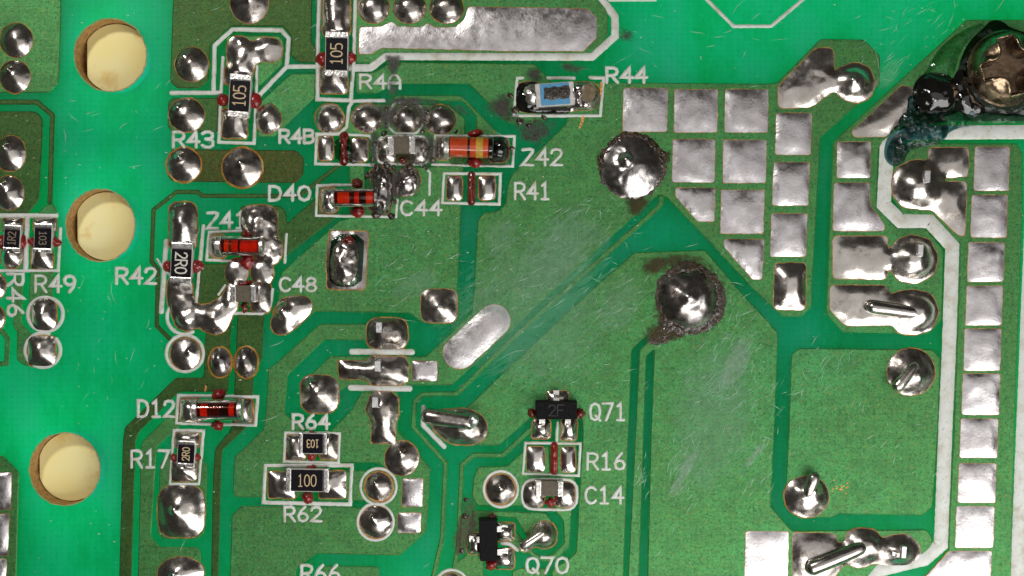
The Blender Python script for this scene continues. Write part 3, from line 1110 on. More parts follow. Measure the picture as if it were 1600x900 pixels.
pad(capsule(772, 501, 718, 551, 25.5), H=0.03, rd=1, rough=0.008)
pad([(562, 43), (596, 42), (612, 34), (622, 42), (660, 43), (668, 36), (678, 43), (712, 43), (727, 30), (731, 11), (917, 14), (932, 28), (932, 60), (911, 80), (800, 80),
     (596, 75), (581, 84), (561, 85)], H=0.03, rd=3, rough=0.008)
pad([(1330, 206), (1408, 134), (1432, 138), (1428, 175), (1383, 214), (1335, 214)], H=0.05, mat='solder', rough=0.008, prof=dome)
# pads at empty component places
for q in (rect(498, 213, 521, 251), rect(698, 275, 722, 313), rect(748, 275, 774, 312), rect(823, 698, 851, 737), rect(876, 698, 899, 738)):
    pad(q, H=0.05, mat='solder', rough=0.008, prof=dome, rd=7)
pad(rect(549, 216, 575, 253), H=0.05, mat='dull', rough=0.018, prof=dome, rd=8)

# plain through-hole joints: x, y, rx, ry, height, material, pin (dx, dy, radius, height)
J = [(26, 63, 25.5, 27, .17, 'solder', 0), (24, 120, 24.5, 25, .15, 'solder', (-7, -10, 8, .06)), (17, 240, 24, 28, .18, 'solder', (-6, -10, 9, .06)),
     (14, 302, 24, 27, .18, 'solder', (-8, -14, 9, .07)), (300, 101, 26, 27, .18, 'dull', (-12, -13, 7, .04)), (292, 180, 28, 26, .16, 'dull', (-13, -12, 8, .05)),
     (390, 4, 30, 33, .16, 'dull', (2, -6, 12, .05)), (288, 258, 26.5, 26, .17, 'solder', (-6, -13, 9, .06)), (379, 262, 31, 30, .19, 'dull', (0, -7, 12, .05)),
     (419, 186, 20.5, 23, .16, 'solder', 0), (515, 185, 22, 22.5, .17, 'solder', 0), (574, 185, 24, 22.5, .17, 'dull', 0),
     (635, 185.5, 22, 22, .18, 'dull', 0), (688, 187, 24.5, 23, .18, 'dull', 0), (584, 12, 24.5, 25, .19, 'dull', 0), (640, 12, 26, 25, .19, 'dull', 0),
     (698, 12, 26.5, 25, .19, 'dull', 0), (290, 553, 23.5, 25, .12, 'solder', (9, -4, 9, .04)), (344, 566, 17, 23, .15, 'burnt', 0), (385, 566, 17.5, 24, .16, 'burnt', 0),
     (592, 760, 21.5, 22, .15, 'dull', (-5, -8, 9, .05)), (588, 815, 25.5, 25, .17, 'solder', (-4, -8, 9, .05)), (782, 764, 22.5, 23, .15, 'dull', (0, -4, 10, .05)),
     (706, 915, 20, 20, .15, 'dull', 0), (628, 716, 26.5, 27, .16, 'dull', (0, -11, 9, .05)), (283, 895, 36, 25, .2, 'solder', (-8, 2, 10, .05)),
     (-8, 497, 15, 20, .12, 'solder', 0), (-6, 447, 15, 20, .12, 'solder', 0)]
for (x, y, rx, ry, H, mt, nb) in J:
    nubs = [(x + nb[0], y + nb[1], nb[2], nb[3])] if nb else []
    q = ellipse(x, y, rx, ry, 44)
    joint(q, H * 0.75, mt, cone if nb else dome, nubs, rough=0.010, rimw=3.2 if (x, y) in ((379, 262), (288, 258), (344, 566), (385, 566), (782, 764), (588, 815), (592, 760)) else 1.8)

sqj = lambda x0, y0, x1, y1, r: round_poly(rect(x0, y0, x1, y1), r, 5)
joint(sqj(50, 466, 88, 517, 16), .13, 'solder')
joint(sqj(44, 525, 87, 572, 10), .13, 'solder')
joint(sqj(247, 757, 320, 840, 30), .22, 'solder', cone, [(278, 793, 11, .07)], step=4)
pin(joint(sqj(573, 497, 637, 546, 20), .16, 'dull', dome), 594, 511, 10, 17, .20)
j = joint([(528, 563), (572, 563), (582, 556), (634, 558), (639, 570), (637, 596), (622, 602), (582, 601), (568, 592), (530, 592)], .14, 'dull', dome)
pin(j, 592, 571, 10, 17, .20)
j = joint([(578, 618), (590, 611), (612, 612), (623, 622), (623, 648), (618, 660), (618, 692), (580, 692), (581, 662), (571, 640)], .14, 'dull', dome)
pin(j, 588, 627, 10, 17, .20)
joint(sqj(470, 586, 529, 645, 22), .16, 'dull', cone, [(487, 598, 11, .08)])
joint(sqj(658, 452, 714, 504, 16), .13, 'dull', cone, [(684, 480, 16, .03)])
joint(chaikin([(437, 466), (463, 462), (485, 464), (490, 486), (462, 512), (446, 523), (426, 521), (423, 500)], 2), .10, 'solder', dome, [(443, 486, 18, .10)], step=2.6)
# large dark joints
M['crust'] = simple('flux_crust', (0.035, 0.020, 0.008), 0.15, coat=1.0, var=0.9, vscale=9, bscale=22, bstr=0.9)


def spokes(cx, cy, amp, k, ph):
    def f(P, r, u):
        t = np.arctan2(P[:, 1] - cy, P[:, 0] - cx)
        return amp * (np.sin(t * k + ph) * 0.5 + np.sin(t * (k + 4) + ph * 2.3) * 0.35 + np.sin(t * 3 + ph) * 0.6) * np.clip(u * 3, 0, 1) * np.clip(r * 1.6, 0, 1)
    return f


def crust(outl, parent, seed):
    return blob('flux_crust', wobble(resample(outl, 2.0), 5.0, 0.09, seed), .020, M['crust'], parent, lambda r: np.clip((1 - r) * 5, 0, 1), rough=0.03, rfreq=0.22, z0=0.018, step=2.2)


j = joint(ellipse(987, 262, 48.5, 48.5, 60), .22, 'sooted', lambda r: 0.6 * (1 - r ** 2.3) + 0.4 * (1 - r) ** 1.2, [(976, 251, 13, .10), (976, 251, 22, -.03)], rough=0.014, step=2.6, wob=2.0,
          fn=spokes(985, 258, .009, 6, 1.0))
crust(ellipse(988, 259, 53, 53, 60), j, 4.0)
j = joint(ellipse(1076, 468, 48, 48, 60), .24, 'burnt', dome, [(1074, 464, 18, .09), (1074, 464, 28, -.03)], rough=0.014, step=2.6, rimw=0, wob=4.0, rfreq=0.035, fn=spokes(1076, 468, .008, 5, 2.0))
crust(chaikin([(1022, 470), (1026, 440), (1046, 418), (1064, 408), (1080, 406), (1104, 418), (1128, 438), (1137, 470), (1128, 502), (1104, 518), (1078, 522), (1050, 530), (1022, 540), (1008, 534), (1024, 516), (1032, 498)], 2), j, 8.0)
# joints with necks on the right
joint(round_poly([(1215, 136), (1275, 75), (1302, 76), (1303, 112), (1312, 106), (1335, 97), (1358, 106), (1368, 128), (1360, 152), (1338, 162),
               (1318, 156), (1304, 143), (1296, 146), (1268, 168), (1216, 169)], 7), .06, 'solder', flat, [(1334, 130, 36, .13), (1328, 128, 9, .05)], step=4, rough=0.01)
j = joint(round_poly([(1393, 285), (1400, 262), (1425, 250), (1450, 250), (1450, 231), (1513, 231), (1512, 276), (1477, 278), (1477, 284), (1510, 283), (1507, 369), (1498, 369),
               (1456, 328), (1440, 328), (1410, 324), (1396, 308)], 7), .07, 'solder', flat, [(1432, 290, 44, .16)], step=4.5, rough=0.008)
pin(j, 1441, 278, 9, 19, .27, 0.05)
j = joint(round_poly([(1301, 369), (1386, 369), (1387, 392), (1402, 374), (1425, 366), (1452, 374), (1466, 402), (1458, 430), (1430, 444), (1402, 438), (1388, 418), (1384, 437),
               (1301, 435)], 7), .05, 'solder', flat, [(1426, 404, 46, .18)], step=4.5, rough=0.01)
pin(j, 1430, 392, 9, 19, .27, 0.05)
j = joint(round_poly([(1297, 446), (1385, 446), (1390, 462), (1405, 454), (1430, 452), (1456, 460), (1467, 487), (1456, 515), (1430, 523), (1405, 521), (1394, 508), (1320, 509),
                   (1296, 484)], 7), .05, 'solder', flat, [(1434, 487, 42, .13)], step=4.5, rough=0.01)
rod('lead', (1362, 479, .13), (1436, 490, .09), 11, 'lead', j)
j = joint(ellipse(1423, 581, 37.5, 36.5, 48), .18, 'dull', cone, [(1432, 590, 16, .03)], rough=0.02)
rod('lead', (1402, 604, .19), (1428, 572, .14), 10, 'dull', j)
j = joint(ellipse(1260, 776, 35, 32, 48), .17, 'solder', cone, [(1268, 760, 18, .07)], rough=0.014)
rod('lead', (1272, 745, .17), (1262, 772, .12), 10, 'dull', j)
j = joint(round_poly([(1238, 831), (1306, 834), (1308, 850), (1320, 846), (1322, 832), (1342, 824), (1368, 828), (1378, 842), (1392, 836), (1418, 834), (1436, 850),
                   (1438, 872), (1416, 884), (1388, 884), (1366, 880), (1344, 888), (1320, 880), (1304, 900), (1290, 915), (1238, 915)], 7), .08, 'dull', flat,
          [(1406, 860, 34, .12), (1350, 850, 34, .10)], step=4.5, rough=0.012)
rod('lead', (1268, 887, .13), (1345, 856, .12), 12.5, 'lead', j)
pin(j, 1405, 858, 8, 19, .25, 0.1)
pin(j, 1390, 861, 6, 7, .22, 0.1)
joint(round_poly(rect(1210, 411, 1259, 484, -1), 8), .12, 'solder', dome, step=4)
# long teardrop joint with a laid-over lead
j = joint(chaikin([(664, 646), (690, 640), (730, 638), (752, 646), (763, 666), (758, 686), (742, 695), (708, 695), (690, 684), (672, 664)], 2), .17, 'dull', dome, rough=0.02, step=3)
rod('lead', (668, 650, .12), (736, 660, .17), 13, 'dull', j, taper=0.95)
rod('lead', (741, 655, .28), (737, 664, .2), 8, 'pin', j)
# dark square flux-covered joint
j = joint(round_poly([(516, 361), (575, 362), (573, 408), (570, 452), (512, 452), (510, 408)], 5), .04, 'burnt', flat, rough=0.006, step=3, rimw=2.4)
blob('resin_cover', chaikin([(526, 372), (548, 364), (562, 376), (564, 420), (558, 446), (528, 447), (515, 434), (516, 400)], 2), .15, M['dull'], j, dome, rough=0.03, rfreq=0.06, z0=0.035, step=2.2)
blob('resin_skin', chaikin([(519, 366), (570, 366), (568, 410), (565, 448), (516, 448), (514, 410)], 1), .045, M['smoke'], j, flat, rough=0.008, z0=0.035, step=3)
blob('resin_drop', ellipse(545, 376, 9, 7, 24), .05, M['glue_dark'], j, dome, z0=0.10)
# round joint with a tail, beside the lower transistor
j = joint(chaikin([(832, 822), (846, 813), (864, 816), (871, 832), (868, 850), (850, 859), (836, 852), (824, 862), (812, 860), (814, 850), (828, 838)], 2), .16, 'dull', dome, rough=0.012)
rod('lead', (817, 853, .16), (848, 832, .17), 7, 'dull', j)
pin(j, 816, 855, 5, 5, .19)

# solder at the ends of the surface-mounted components
RS = lambda x0, y0, x1, y1, r=8, lean=0: round_poly(rect(x0, y0, x1, y1, lean), r, 4)
S = 'solder'
joint(chaikin([(356, 66), (366, 56), (384, 58), (394, 66), (408, 58), (434, 60), (442, 72), (440, 92), (424, 98), (408, 95), (396, 104), (393, 126), (352, 136), (350, 112), (357, 98), (354, 80)], 1),
      .085, S, dome, [(374, 62, 10, .05), (422, 64, 14, .04), (376, 104, 22, .05)], rough=0.02)
joint(RS(348, 170, 387, 216, 5, -1), .09, S, dome, [(370, 178, 26, .05)])
joint(RS(504, -25, 547, 62, 16), .14, S, dome, [(524, 40, 24, .04)])
joint(RS(501, 104, 543, 146, 6), .10, S, dome, [(524, 110, 24, .05)])
joint(RS(265, 316, 308, 392, 15, -1), .14, S, dome, [(285, 350, 26, .03)], rough=0.015)
joint(chaikin([(262, 428), (300, 428), (302, 470), (318, 478), (345, 466), (358, 442), (372, 436), (374, 478), (362, 496), (356, 514), (340, 524), (322, 518), (310, 510), (296, 518), (276, 512),
               (270, 494), (262, 476)], 1), .08, S, dome, [(290, 500, 18, .04), (336, 500, 20, .05), (360, 470, 14, .04)], rough=0.02, step=3)
joint(RS(392, 438, 424, 489, 13), .10, 'dull', dome)
joint(ellipse(370, 425, 18, 22, 36), .05, S, dome, rimw=1.4)
joint(ellipse(410, 425, 18, 23, 36), .05, S, dome, rimw=1.4)
joint(chaikin([(374, 338), (382, 322), (410, 320), (430, 324), (435, 345), (433, 366), (442, 382), (441, 402), (428, 416), (408, 412), (396, 396), (396, 372), (376, 364)], 2), .13, 'dull', dome,
      [(408, 342, 14, .04), (418, 395, 14, .04)], rough=0.03, step=2.6, rfreq=0.07)
joint(RS(326, 367, 356, 403, 14), .13, S, dome, rimw=2.2)
joint(RS(501, 294, 528, 333, 10), .12, S, dome, rimw=2.2)
joint(chaikin([(576, 266), (596, 260), (614, 264), (615, 300), (612, 330), (596, 338), (580, 332), (574, 318), (586, 300), (580, 284)], 2), .15, 'burnt', dome, rough=0.035, rfreq=0.09, step=2.2)
joint(chaikin([(618, 272), (636, 260), (654, 266), (659, 284), (652, 302), (636, 308), (620, 304), (616, 288)], 2), .12, 'burnt', dome, rough=0.03, rfreq=0.09, step=2.2)
joint(RS(4, 341, 37, 362, 5), .08, S, dome); joint(chaikin([(4, 384), (34, 384), (37, 404), (30, 418), (10, 419), (1, 406)], 1), .10, S, dome, [(18, 392, 18, .04)])
joint(RS(53, 341, 88, 362, 5), .08, S, dome); joint(RS(50, 384, 84, 420, 6, -1), .09, S, dome, [(66, 392, 18, .04)])
joint(RS(274, 675, 312, 700, 8), .09, S, dome); joint(RS(268, 718, 308, 752, 8), .09, S, dome, [(288, 732, 16, .04)])
joint(RS(447, 679, 478, 719, 8), .09, S, dome, rimw=2.4); joint(RS(500, 677, 528, 718, 8), .09, 'dull', dome, rimw=2.0)
joint(RS(419, 737, 461, 778, 4), .08, S, dome, [(452, 752, 18, .04)]); joint(RS(499, 736, 541, 778, 4), .08, S, dome, [(506, 752, 18, .04)])
joint(RS(681, 213, 706, 250, 10), .12, 'dull', dome, rimw=2.2); joint(RS(762, 213, 795, 254, 13), .15, 'tar', dome, rough=0.03, rfreq=0.1)
joint(RS(281, 622, 315, 662, 11), .13, S, dome, rimw=2.2); joint(RS(367, 622, 395, 662, 11), .13, 'dull', dome, rimw=2.6)
joint(RS(817, 753, 851, 793, 16), .08, 'dull', dome); joint(RS(866, 753, 898, 793, 14), .08, 'dull', dome)
joint(RS(591, 215, 620, 255, 13), .09, 'dull', dome, rough=0.02); joint(RS(638, 215, 668, 255, 13), .09, 'dull', dome, rough=0.02)
joint(RS(855, 611, 888, 634, 4), .07, 'dull', dome); joint(RS(832, 655, 860, 685, 6, -1), .10, S, dome); joint(RS(877, 655, 902, 688, 6, -1), .10, S, dome)
joint(RS(730, 833, 756, 866, 8), .11, S, dome); joint(RS(774, 817, 804, 845, 6), .11, S, dome); joint(RS(772, 857, 803, 889, 8), .11, S, dome)


def adopt(o, comp):
    o.parent = comp
    o.matrix_parent_inverse = (Matrix.Translation(comp.location) @ comp.rotation_euler.to_matrix().to_4x4()).inverted()
    return o


def local_box(name, cx, cy, z0, z1, l, w, mat, parent, bev=1.2):
    """bevelled box in a component's own frame (pixels)"""
    bm = bmesh.new()
    bmesh.ops.create_cube(bm, size=1.0)
    bmesh.ops.scale(bm, vec=(l / 100, w / 100, z1 - z0), verts=bm.verts)
    bmesh.ops.translate(bm, vec=(cx / 100, cy / 100, (z0 + z1) / 2), verts=bm.verts)
    bmesh.ops.bevel(bm, geom=bm.edges[:], offset=min(bev / 100, (z1 - z0) * 0.45), segments=2, profile=0.6, affect='EDGES')
    return bm_obj(name, bm, M[mat], parent)


def local_text(text, w, h, z, sw, mat, parent):
    """marking printed on a component's top, centred in its own frame (pixels)"""
    vs_, fs = [], []
    for L in glyph_lines(text, 800 - w / 2, 450 - h / 2, w, h):
        ribbon_geo(L, sw, z + 0.004, z - 0.002, False, vs_, fs)
    return mesh_obj('marking', vs_, fs, M[mat], parent, smooth=True)


def glue(comp, x, y, rx, ry, H=0.07, mat='glue'):
    return adopt(blob('glue_dot', wobble(ellipse(x + random.uniform(-1, 1), y, rx * random.uniform(.9, 1.2), ry * random.uniform(.85, 1.25), 30, random.uniform(-.4, .4)), 2.8, 0.14, x), H, M[mat], None, dome, z0=0.02, rough=0.006), comp)


def comp_at(name, x, y, h, deg):
    return empty(name, W3(x, y, h)[:2] + (0.02,) if False else (W3(x, y, h).x, W3(x, y, h).y, 0.02), math.radians(deg))


def resistor(label, x, y, L, w, deg, text, ink_mat, tw, th, sw=2.0, h=0.13, cap=10.0, glues=(), group='chip resistors'):
    c = comp_at('chip_resistor', x, y, h, deg)
    tag(c, label, 'resistor', group)
    T = L + 2 * cap
    local_box('body', 0, 0, 0.0, h - 0.012, T - 3, w + 2.5, 'ceramic', c, 1.0)
    co = local_box('coating', 0, 0, h - 0.02, h + 0.004, L, w, 'black', c, 0.9)
    local_text(text, tw, th, h + 0.004, sw, ink_mat, co)
    for s in (-1, 1):
        local_box('end_cap', s * (L / 2 + cap / 2 + 0.3), 0, -0.006, h, cap, w + 3.5, 'cap', c, 1.6)
    for g in glues:
        glue(c, *g)
    return c


resistor('black resistor marked 105 standing upright above lettering R43', 374.5, 150, 47, 31, 86.5, '105', 'gold', 31, 19, 2.2,
         glues=[(349, 156, 10, 9), (397, 157, 11, 13)])
resistor('black resistor marked 105 in the outline left of lettering R4A', 526, 84.5, 49, 33, 89, '105', 'gold', 32, 18, 2.2,
         glues=[(504, 92, 10, 10), (548, 91, 9, 10)])
resistor('black resistor with large pale marking 2R0 beside lettering R42', 283.5, 411, 43, 31, -92.5, '2R0', 'pale', 32, 18, 2.6,
         glues=[(264, 416, 9, 8), (307, 416, 12, 10)])
resistor('small black resistor marked 1R2 cut by the left edge of the picture', 19, 372.5, 27.5, 24, 86.5, '1R2', 'faint', 20, 12, 1.6, 0.1, 7,
         glues=[(2, 378, 9, 9), (35, 378, 7, 9)])
resistor('small black resistor with faint marking 103 above lettering R49', 67.5, 372, 31, 26, -92, '103', 'faint', 20, 11, 1.5, 0.1, 7,
         glues=[(52, 378, 7, 8), (87, 378, 8, 8)])
resistor('small black resistor marked 2R0 beside lettering R17', 291, 709, 28, 25.5, 87, '2R0', 'gold', 20, 11, 1.7, 0.1, 6,
         glues=[(272, 714, 7, 6), (309, 714, 8, 7)])
resistor('small black resistor marked 103 upside down below lettering R64', 489, 693, 31, 30, 179, '103', 'gold', 18, 12, 1.7, 0.1, 6,
         glues=[(488, 712, 7, 9), (489, 677, 7, 4)])
resistor('black resistor marked 100 lying flat above lettering R62', 480, 750.5, 49, 33, -1.0, '100', 'gold', 28, 18, 1.8, 0.13, 9,
         glues=[(486, 731, 9, 5), (481, 777, 9, 10)])


# burnt resistor
c = comp_at('burnt_resistor', 867, 147.5, 0.12, 4)
tag(c, 'burnt blue resistor with a charred centre beside lettering R44', 'resistor')
local_box('body', 0, 0, 0.0, 0.13, 60, 36, 'ceramic', c, 1.2)
fr = local_box('coating', 0, 0, 0.12, 0.145, 45, 33, 'blue', c, 0.8)
ch = chaikin([(-18, -9), (-8, -7), (-2, -11), (6, -8), (13, -12), (23, -11), (23, 8), (12, 10), (4, 8), (-4, 13), (-12, 9), (-18, 11), (-17, 2)], 1)
o = blob('charred_patch', [(867 + a, 147.5 + b) for a, b in ch], .018, M['char'], None, flat, rough=0.05, rfreq=0.22, z0=0.1655, step=1.3)
adopt(o, c)
o = blob('end_cap', chaikin([(812, 134), (826, 130), (846, 131), (847, 166), (832, 170), (814, 166)], 2), .14, M['cap'], None, dome, rough=0.02, rfreq=0.08, z0=0.03, step=2.0)
adopt(o, c)
o = blob('end_cap', chaikin([(888, 130), (904, 130), (904, 166), (889, 166)], 2), .13, M['lead'], None, dome, rough=0.02, rfreq=0.1, z0=0.03, step=2.0)
adopt(o, c)
glue(c, 872, 173, 8, 5, .05)
joint(chaikin([(806, 132), (828, 127), (845, 129), (848, 168), (850, 175), (830, 177), (804, 173), (806, 152)], 2), .10, 'tar', dome, rough=0.03, rfreq=0.09)
j = joint(chaikin([(894, 130), (912, 128), (930, 130), (938, 144), (936, 158), (926, 174), (900, 172), (888, 176), (886, 166), (896, 160)], 2), .13, 'lead', lambda r: 1 - r ** 4, rough=0.03, rfreq=0.1, step=2.0)
blob('resin_cover', chaikin([(908, 136), (918, 132), (930, 138), (930, 152), (922, 164), (912, 162), (908, 148)], 2), .02, M['olive_disc'], j, flat, z0=0.155, rough=0.008)
o = blob('flux_pool', chaikin([(812, 166), (850, 168), (880, 166), (896, 172), (884, 179), (850, 178), (815, 177)], 2), .05, M['tar'], None, dome, rough=0.01)
part(o)
part(blob('copper_fleck', [(909, 180), (915, 179), (911, 192), (907, 201), (904, 201), (908, 188)], .006, M['fleck'], None, dome, z0=0.018, step=2))
part(blob('copper_fleck', [(938, 128), (943, 129), (942, 158), (938, 160)], .006, M['fleck'], None, dome, z0=0.018, step=2))
part(blob('copper_fleck', [(321, 602), (324, 603), (322, 613), (319, 612)], .006, M['fleck'], None, dome, z0=0.018, step=1.5))


# charred crumbs round the burnt spot
for (x, y, r, H) in ((590, 262, 7, .05), (604, 258, 6, .04), (616, 262, 5, .05), (640, 262, 8, .04), (574, 274, 6, .05), (606, 300, 7, .06), (617, 316, 5, .04), (612, 338, 6, .04), (588, 336, 7, .05),
                     (576, 300, 5, .05), (664, 262, 5, .03), (600, 208, 5, .04), (604, 196, 4, .04), (660, 206, 5, .03), (712, 206, 4, .03), (668, 176, 5, .03), (663, 190, 4, .04), (604, 172, 4, .03),
                     (552, 250, 6, .04), (583, 248, 5, .04), (586, 226, 5, .04), (672, 232, 5, .04), (676, 250, 5, .04), (798, 150, 6, .03), (806, 172, 7, .04), (812, 190, 6, .03), (800, 232, 4, .03),
                     (826, 196, 5, .03), (850, 184, 5, .04), (838, 214, 6, .02), (938, 248, 6, .04), (1036, 240, 6, .04), (1044, 250, 4, .03), (726, 806, 5, .03), (722, 860, 5, .03), (728, 780, 4, .03)):
    part(blob('charred_crumb', wobble(ellipse(x, y, r, r * random.uniform(.6, 1.1), 16, random.random() * 3), 2.5, .2, x), H, M['crust'], None, dome, rough=.015, rfreq=.3, z0=.02, step=1.6))


for q in range(16):
    x, y = random.gauss(1313, 9), random.gauss(760, 5)
    part(blob('copper_fleck', ellipse(x, y, random.uniform(.8, 2.4), random.uniform(.7, 1.5), 8), .004, M['fleck'], None, dome, z0=.0175, step=1.2))


# glass diodes
def diode(label, x, y, deg, r, segs, x0, x1, glues, bands=(), caps=(8, 8), capm=('cap', 'cap'), shell=None):
    """segs: (from, to, material) in photo x along the body"""
    c = comp_at('glass_diode', x, y, r / 100, deg)
    tag(c, label, 'diode', 'glass diodes')

    def cyl(name, a, b, rr, mat, parent=c, bulge=0.0, n=28):
        vs_, fs = [], []
        ks = [(a, .86), (a + min(1.6, (b - a) * .2), 1.0), (b - min(1.6, (b - a) * .2), 1.0), (b, .86)] if bulge else [(a, 1), (b, 1)]
        for q, k in ks:
            for i in range(n):
                t = 2 * math.pi * i / n
                vs_.append(((q - x) / 100, math.cos(t) * rr * k / 100, rr / 100 * 1.0 + 0.01 + math.sin(t) * rr * k / 100 + (r - rr) / 100))
        for s in range(len(ks) - 1):
            for i in range(n):
                j_ = (i + 1) % n
                fs.append((s * n + i, (s + 1) * n + i, (s + 1) * n + j_, s * n + j_))
        fs.append(tuple(range(n)))
        fs.append(tuple(reversed(range((len(ks) - 1) * n, len(ks) * n))))
        o = mesh_obj(name, vs_, fs, M[mat], parent, smooth=True)
        o.data.set_sharp_from_angle(angle=0.7)
        return o
    if shell:
        cyl('glass_tube', x0 + 0.2, x1 - 0.2, r, shell)
        for (a, b, mt) in segs:
            cyl('core', max(a, x0 + 0.3), min(b, x1 - 0.3), r - 4.2, mt)
    else:
        for (a, b, mt) in segs:
            cyl('glass_body', a, b, r, mt)
    for (a, b, mt) in bands:
        cyl('colour_band', a, b, r + 0.35, mt)
    cyl('end_cap', x0 - caps[0], x0, r + 0.6, capm[0], bulge=1)
    cyl('end_cap', x1, x1 + caps[1], r + 0.6, capm[1], bulge=1)
    for g in glues:
        glue(c, *g)
    return c


diode('orange diode with a yellow band beside lettering Z42', 733, 230.5, -1.5, 16, [(704, 731, 'paint'), (731, 734.5, 'dark'), (734.5, 763, 'paint')], 704, 763,
      [(743, 209, 10, 5), (741, 253, 11, 10)], [(744, 755, 'yellow')], (10, 8), ('cap', 'tar'))
diode('dark red glass diode with blackened right end beside lettering D40', 555, 309, 0.5, 14.5,
      [(525, 529, 'maroon'), (529, 547, 'orange'), (547, 555, 'maroon'), (555, 562, 'red'), (562, 573, 'dark'), (573, 585, 'orange')], 525, 585,
      [(559, 287, 10, 7, .06, 'glue_dark'), (558, 331, 12, 11)], (), (6, 6), ('cap', 'burnt'), 'redshell')
diode('bright red glass diode with a green band below lettering Z41', 377, 384.5, -1, 15, [(349, 353, 'maroon'), (353, 360, 'orange'), (360, 364, 'greenband'),
      (364, 374, 'red'), (374, 377.5, 'maroon'), (377.5, 406, 'red')], 349, 406, [(390, 364, 12, 11), (385, 408, 13, 12)], (), (10, 8), shell='redshell')
diode('dark red glass diode inside the outline beside lettering D12', 341, 640, 0.5, 16.5,
      [(312, 316, 'dark'), (316, 327, 'red'), (327, 346, 'maroon'), (346, 360, 'dark'), (360, 368, 'red'), (368, 372, 'maroon')], 312, 372,
      [(342, 617, 11, 9), (340, 664, 10, 9)], (), (9, 9), shell='redshell')


# ceramic capacitors
def capacitor(label, x, y, L, w, deg, end, glues, h=0.17):
    c = comp_at('chip_capacitor', x, y, h, deg)
    tag(c, label, 'capacitor', 'chip capacitors')
    local_box('body', 0, 0, 0, h - 0.006, L - 2 * end + 2, w - 1.2, 'capbody', c, 1.4)
    for s in (-1, 1):
        local_box('end_cap', s * (L / 2 - end / 2), 0, -0.006, h, end, w, 'cap', c, 2.2)
    for g in glues:
        glue(c, *g)
    return c


capacitor('small brown chip capacitor left of lettering C48', 380, 459, 40, 27, 0.5, 9.5, [(383, 480, 7, 8, .06, 'glue_dark'), (384, 443, 9, 4)])
capacitor('small brown chip capacitor beside lettering C14', 858, 763, 44, 25, -1, 10, [(860, 785, 7, 8)])
capacitor('small grey-brown chip capacitor between lettering R4B and the orange diode', 627.5, 227, 43, 27, 0, 10, [(629, 251, 6, 6, .05, 'glue_dark')])


# transistors
def transistor(label, x, y, deg, L, w, text, glues, lead_spots):
    c = comp_at('transistor', x, y, 0.2, deg)
    tag(c, label, 'transistor', 'three-legged transistors')
    bm = bmesh.new()
    bmesh.ops.create_cube(bm, size=1.0)
    bmesh.ops.scale(bm, vec=(L / 100, w / 100, 0.19), verts=bm.verts)
    bmesh.ops.translate(bm, vec=(0, 0, 0.11), verts=bm.verts)
    for v_ in bm.verts:
        if v_.co.z > 0.1:
            v_.co.x *= 0.97; v_.co.y *= 0.93
    bmesh.ops.bevel(bm, geom=bm.edges[:], offset=0.012, segments=2, affect='EDGES')
    bd = bm_obj('body', bm, M['epoxy'], c)
    if text:
        local_text(text, 25, 17, 0.206, 1.7, 'etch', bd)
    for (a, b, s) in lead_spots:
        bm = bmesh.new()
        prof = [(0, 0.10), (5, 0.10), (8, 0.085), (10, 0.03), (17, 0.03)]
        vs_, fs = [], []
        for k, (d, z) in enumerate(prof):
            yy = b + s * d
            for (dx, dz) in ((-4.5, 0.02), (4.5, 0.02), (4.5, -0.012), (-4.5, -0.012)):
                vs_.append(((a + dx) / 100, yy / 100, z + dz + 0.02))
        for k in range(len(prof) - 1):
            for q in range(4):
                fs.append((k * 4 + q, k * 4 + (q + 1) % 4, (k + 1) * 4 + (q + 1) % 4, (k + 1) * 4 + q))
        fs.append((16, 17, 18, 19)); fs.append((3, 2, 1, 0))
        bm.free()
        mesh_obj('leg', vs_, fs, M['cap'], c)
    for g in glues:
        glue(c, *g)
    return c


transistor('black three-legged transistor marked 2F beside lettering Q71', 869.5, 641, 0, 65, 30, '2F', [(832, 645, 7, 8, .07, 'glue_dark'), (906, 646, 8, 9, .07, 'glue_dark')],
           [(0, 13, 1), (-22, -13, -1), (18, -13, -1)])
transistor('plain black three-legged transistor standing upright left of lettering Q70', 763, 844, 91, 66, 29, None, [(766, 882, 8, 8), (770, 808, 7, 6, .06, 'glue_dark')],
           [(0, 13, 1), (16, -13, -1), (-20, -13, -1)])

part(blob('resin_remnant', chaikin([(524, 216), (548, 214), (552, 232), (548, 252), (526, 252), (522, 234)], 2), .05, M['smoke'], None, dome, rough=0.02, rfreq=0.12, z0=0.02))
# leftover glue stripes at empty places
for (x, y0, y1, r, mt) in ((737, 274, 315, 6.5, 'glue_dark'), (866, 696, 736, 6, 'glue'), (538, 213, 252, 7.5, 'glue_dark')):
    part(blob('glue_stripe', capsule(x, y0, x - 0.5, y1, r), .07, M[mt], None, dome, rough=0.02, rfreq=0.12, z0=0.02))

# ------------------------------------------------------------------ screw and spilt resin
def cross(P, r, u):
    cx, cy, rot = 1567.0, 108.0, math.radians(14)
    X, Y = P[:, 0] - cx, -(P[:, 1] - cy)
    a = X * math.cos(rot) + Y * math.sin(rot)
    b = -X * math.sin(rot) + Y * math.cos(rot)
    aa, bb = np.abs(a), np.abs(b)
    R, hw = 17.0, 11.0
    fil = (aa < hw + R) & (bb < hw + R)
    d = np.where(fil, R - np.hypot(aa - hw - R, bb - hw - R), np.minimum(aa, bb) - hw)   # rounded inner corners
    d = np.maximum(d, np.maximum(aa, bb) - 43)      # inside the recess < 0
    t = np.clip((2.0 - d) / 5.0, 0, 1)
    t = t * t * (3 - 2 * t)
    lip = 0.035 * np.exp(-((d - 4) / 4.0) ** 2)
    return -0.36 * t + lip


